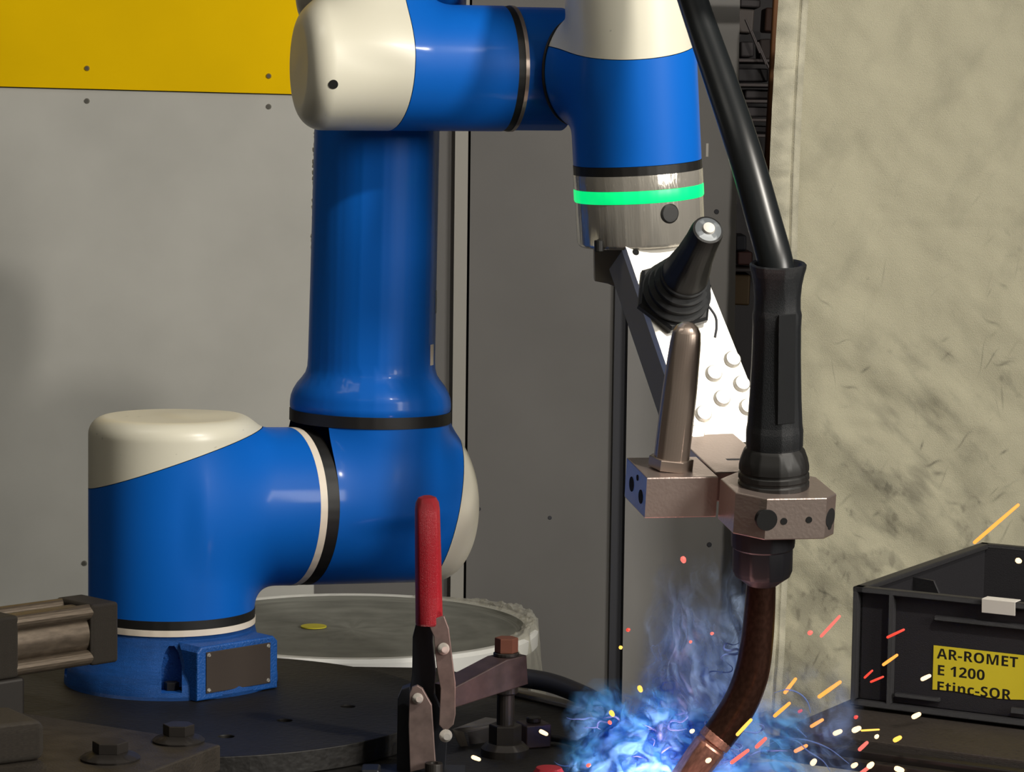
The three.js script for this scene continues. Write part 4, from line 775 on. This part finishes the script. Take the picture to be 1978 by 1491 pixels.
// smoke: curved sheets, wispy, lit by the arc
{
  const wisp = (sx, sy, z, base, top) => texture(512, (u, v) => {
    const wx = fbm(u * sx * 0.8, v * sy * 0.8, z + 9, 3), wy = fbm(u * sx * 0.8 + 31, v * sy * 0.8, z + 17, 3), x = u * sx + wx * 2.6, y = v * sy + wy * 2.6;
    const b = fbm(x * 0.8, y * 0.8, z, 5), n = Math.abs(fbm(x * 1.5, y * 1.5, z + 5, 4)), uu = u + 0.16 * wx, vv = v + 0.30 * wy;
    const e = smooth(0, 0.20, uu) * smooth(1, 0.80, uu) * smooth(1, top, vv);
    return e * clamp(base + 0.75 * smooth(-0.15, 0.32, b) + 0.35 * Math.exp(-n * 20));
  });
  const tx = [wisp(3.2, 3.0, 1, 0.42, 0.80), wisp(3.0, 3.4, 21, 0.35, 0.75), wisp(2.4, 4.4, 41, 0.34, 0.50), wisp(3.0, 5.0, 61, 0.26, 0.45)];
  const mat = (i, op, c) => new THREE.MeshPhysicalMaterial({ color: new THREE.Color(...c), roughness: 1, specularIntensity: 0, transmission: 0.5, thickness: 0, transparent: true, opacity: op, alphaMap: tx[i], side: THREE.DoubleSide, depthWrite: false });
  const sheet = (x0, y0, x1, y1, z, bulge, ph, tw) => {   // from lower edge to upper edge, in places of the photo, bulging in depth
    const nu = 60, nv = 60, pos = [], uv = [], idx = [];
    for (let j = 0; j <= nv; j++) for (let i = 0; i <= nu; i++) {
      const u = i / nu, v = j / nv, wob = fbm(u * 3 + ph, v * 3, ph, 3), x = x0 + (x1 - x0) * (0.5 + (u - 0.5) * (1 - 0.25 * v * v)) + 60 * wob * v, p = P(x, y0 + (y1 - y0) * v, z + bulge * Math.sin(u * Math.PI + tw * v) + 0.05 * fbm(u * 5, v * 5, ph + 4, 3));
      pos.push(p.x, p.y, p.z); uv.push(u, v);
    }
    for (let j = 0; j < nv; j++) for (let i = 0; i < nu; i++) { const a = j * (nu + 1) + i; idx.push(a, a + 1, a + nu + 1, a + 1, a + nu + 2, a + nu + 1); }
    const g = new THREE.BufferGeometry(); g.setAttribute('position', new THREE.Float32BufferAttribute(pos, 3)); g.setAttribute('uv', new THREE.Float32BufferAttribute(uv, 2)); g.setIndex(idx); g.computeVertexNormals(); return g;
  };
  const t = thing('weld_smoke', 'billowing blue smoke rising from the weld beside the torch neck', 'smoke', ARC.clone(), undefined, 'stuff');
  part(t, 'billow', sheet(1050, 1640, 1430, 1335, 0.378, 0.02, 1, 0.6), mat(0, 0.96, [0.12, 0.42, 0.88]));
  part(t, 'billow', sheet(1230, 1640, 1600, 1350, 0.365, 0.03, 5, 1.2), mat(1, 0.85, [0.14, 0.44, 0.9]));
  part(t, 'billow', sheet(1100, 1600, 1330, 1310, 0.360, 0.025, 8, 0.2), mat(1, 0.85, [0.13, 0.43, 0.9]));
  part(t, 'plume', sheet(1200, 1620, 1500, 1090, 0.330, 0.03, 12, 1.6), mat(2, 0.9, [0.38, 0.56, 0.98]));
  part(t, 'plume', sheet(1225, 1560, 1480, 1010, 0.30, 0.02, 15, 2.4), mat(3, 0.85, [0.50, 0.66, 0.98]));
  part(t, 'plume', sheet(1230, 1540, 1450, 1100, 0.365, 0.02, 19, 0.4), mat(2, 0.7, [0.40, 0.58, 0.98]));
  part(t, 'haze', sheet(1400, 1620, 1680, 1230, 0.30, 0.02, 23, 0.9), mat(3, 0.5, [0.3, 0.45, 0.9]));
  // curling threads of smoke
  const fil = [];
  for (let i = 0; i < 24; i++) {
    let x = rr(1120, 1480), y = rr(1400, 1500), a = rr(0, 6.28), pts = []; const z = rr(0.36, 0.40), n = 9 + Math.floor(rr(0, 6)), w = rr(-0.7, 0.7);
    if (i % 5 === 0) { x = rr(1270, 1420); y = rr(1270, 1400); }
    for (let k = 0; k < n; k++) { pts.push(P(x, y, z + 0.01 * Math.sin(k))); x += Math.cos(a) * 13; y -= Math.abs(Math.sin(a)) * 9 - 3; a += w + rr(-0.55, 0.55); }
    fil.push(taper(pts, [0.4, rr(1.4, 2.8), rr(1.2, 2.2), 0.3].map((r) => r * 0.00055), 36, 6, false));
  }
  for (const l of [[[1500, 1420], [1530, 1426], [1560, 1430], [1600, 1445], [1640, 1475]], [[1480, 1440], [1510, 1428], [1540, 1432], [1560, 1450], [1590, 1470], [1604, 1490]], [[1530, 1398], [1545, 1412], [1558, 1424]], [[1496, 1338], [1520, 1332], [1545, 1340], [1560, 1356], [1566, 1378]]]) fil.push(taper(l.map(([x, y]) => P(x, y, 0.28)), [0.5, 1.6, 1.6, 0.6].map((r) => r * 0.00055), 40, 6, false));
  part(t, 'threads', MG(fil), new THREE.MeshPhysicalMaterial({ color: lin('#8ba6e6'), roughness: 1, specularIntensity: 0, transmission: 0.4, transparent: true, opacity: 0.6, side: THREE.DoubleSide })).userData.kind = 'stuff';
}
// sparks: glowing drops and slivers of molten metal
{
  const C = { o: ['#ff9c40', 1.7], y: ['#ffc050', 1.7], r: ['#ff4a38', 1.0], p: ['#ff7468', 1.2], w: ['#ffd49a', 2.6] };
  const mats = {}; for (const k in C) mats[k] = std('#301008', 0.5, 0, { emissive: lin(C[k][0]), emissiveIntensity: C[k][1] });
  const G = 'sparks flying from the weld';
  const list = [
    [1882, 1048, 1967, 975, 4.5, 'o', 'longest orange spark, in the air above the left rim of the crate'],
    [1965, 1082, 1970, 1084, 8, 'w', 'white-hot spark inside the crate at the right edge of the photo'],
    [1586, 1229, 1622, 1190, 4, 'p', 'thin pinkish spark before the canvas left of the crate'],
    [1563, 1223, 1567, 1221, 6, 'p', 'small round pink spark before the canvas left of the crate'],
    [1714, 1231, 1746, 1216, 3.5, 'r', 'red sliver spark highest on the front of the crate'],
    [1706, 1284, 1733, 1265, 4, 'o', 'orange sliver spark across the crate rib'],
    [1670, 1309, 1685, 1295, 3, 'r', 'short red spark in the dark recess of the crate'],
    [1682, 1317, 1706, 1307, 3, 'r', 'flat red spark at the foot of the crate rib'],
    [1781, 1312, 1796, 1305, 6, 'w', 'white oblong spark just left of the yellow label'],
    [1582, 1346, 1623, 1317, 5, 'o', 'long orange spark before the canvas near the crate bottom corner'],
    [1516, 1338, 1537, 1311, 4.5, 'o', 'orange spark right of the torch neck, highest there'],
    [1496, 1383, 1525, 1358, 4.5, 'o', 'orange spark right of the neck bend'],
    [1567, 1403, 1589, 1390, 4.5, 'o', 'orange spark at the left corner of the side table'],
    [1764, 1385, 1776, 1379, 7, 'w', 'white-hot spark on the side table below the crate edge'],
    [1652, 1386, 1655, 1384, 5, 'r', 'tiny red spark below the crate corner'],
    [1649, 1411, 1660, 1406, 8, 'w', 'white-hot spark with a yellow tail on the side table'],
    [1664, 1411, 1698, 1409, 2.5, 'y', 'thin flat yellow tail beside the white-hot spark'],
    [1612, 1417, 1624, 1412, 7, 'w', 'white oblong spark at the left of the side table'],
    [1692, 1424, 1695, 1421, 6, 'w', 'small white spark under the yellow tail'],
    [1728, 1430, 1739, 1424, 6, 'y', 'yellow oblong spark on the table rails'],
    [1660, 1448, 1675, 1434, 5, 'p', 'pink oblong spark on the table rails'],
    [1536, 1451, 1558, 1440, 5, 'o', 'orange spark above the curled smoke threads'],
    [1569, 1475, 1574, 1469, 8, 'w', 'round white spark low between smoke threads'],
    [1647, 1480, 1654, 1476, 7, 'w', 'round pale spark at the end of the long smoke thread'],
    [1678, 1481, 1685, 1475, 8, 'w', 'big round white spark at the lower edge'],
    [1660, 1496, 1678, 1482, 5, 'p', 'pink streak leading down from the big round spark'],
    [1731, 1484, 1743, 1488, 8, 'w', 'rightmost white oblong spark along the lower edge'],
    [1319, 1078, 1321, 1084, 7, 'p', 'oval red-white spark highest in the smoke below the post block'],
    [1212, 1217, 1215, 1216, 5, 'r', 'red dot spark beside the dark seam'],
    [1198, 1251, 1200, 1250, 5, 'y', 'yellow dot spark on the dark seam'],
    [1235, 1327, 1238, 1334, 6, 'y', 'yellow oval spark right of the hose'],
    [1333, 1240, 1335, 1239, 4, 'p', 'left of two tiny pink sparks in the rising smoke'],
    [1374, 1224, 1377, 1223, 4, 'p', 'right of two tiny pink sparks in the rising smoke'],
    [1180, 1375, 1184, 1381, 6, 'y', 'yellow spark at the end of the black hose'],
    [1177, 1394, 1179, 1397, 5, 'p', 'pink spark just under the hose end'],
    [1044, 1412, 1056, 1418, 6, 'w', 'white oblong spark over the dark block by the spindle'],
    [913, 1462, 926, 1467, 6, 'w', 'white oblong spark at the foot of the pale bracket'],
    [1335, 1413, 1339, 1411, 6, 'w', 'small pale spark in the smoke left of the neck'],
    [1135, 1479, 1139, 1477, 5, 'p', 'small pink spark low at the left of the smoke'],
    [1424, 1419, 1451, 1390, 4.5, 'y', 'yellow sliver spark crossing the torch neck'],
    [1461, 1443, 1479, 1426, 5, 'p', 'pinkish spark right of the gas nozzle, upper one'],
    [1413, 1473, 1445, 1449, 5, 'p', 'pinkish spark right of the gas nozzle, lower one'],
    [1366, 1470, 1371, 1467, 7, 'w', 'bright round spark on the gas nozzle'],
    [1543, 1375, 1548, 1372, 4, 'r', 'tiny red spark in the thin smoke right of the neck'],
  ];
  for (const [x0, y0, x1, y1, w, c, label] of list) {
    const z = x0 > 1500 ? 0.26 : x0 > 1340 ? 0.49 : x0 < 1100 ? 0.40 : 0.44, a = P(x0, y0, z), b = P(x1, y1, z), L = a.distanceTo(b), r = w * mpp(a) * (c === 'w' ? 0.70 : 0.80), e = a.clone().lerp(b, -r * 0.7 / Math.max(L, 1e-4)), f = e.distanceTo(b) + r * 0.7;
    solo('spark', lathe([[0, 0], [r * 0.6, r * 0.18], [r * 0.95, r * 0.8], [r, Math.max(r * 1.05, f * 0.45)], [r * 0.85, Math.max(r * 1.2, f - r * 0.7)], [r * 0.5, Math.max(r * 1.35, f - r * 0.15)], [0, Math.max(r * 1.4, f)]], e, b, 12), mats[c], label, 'spark', G);
  }
}
renderer.render(scene, camera);
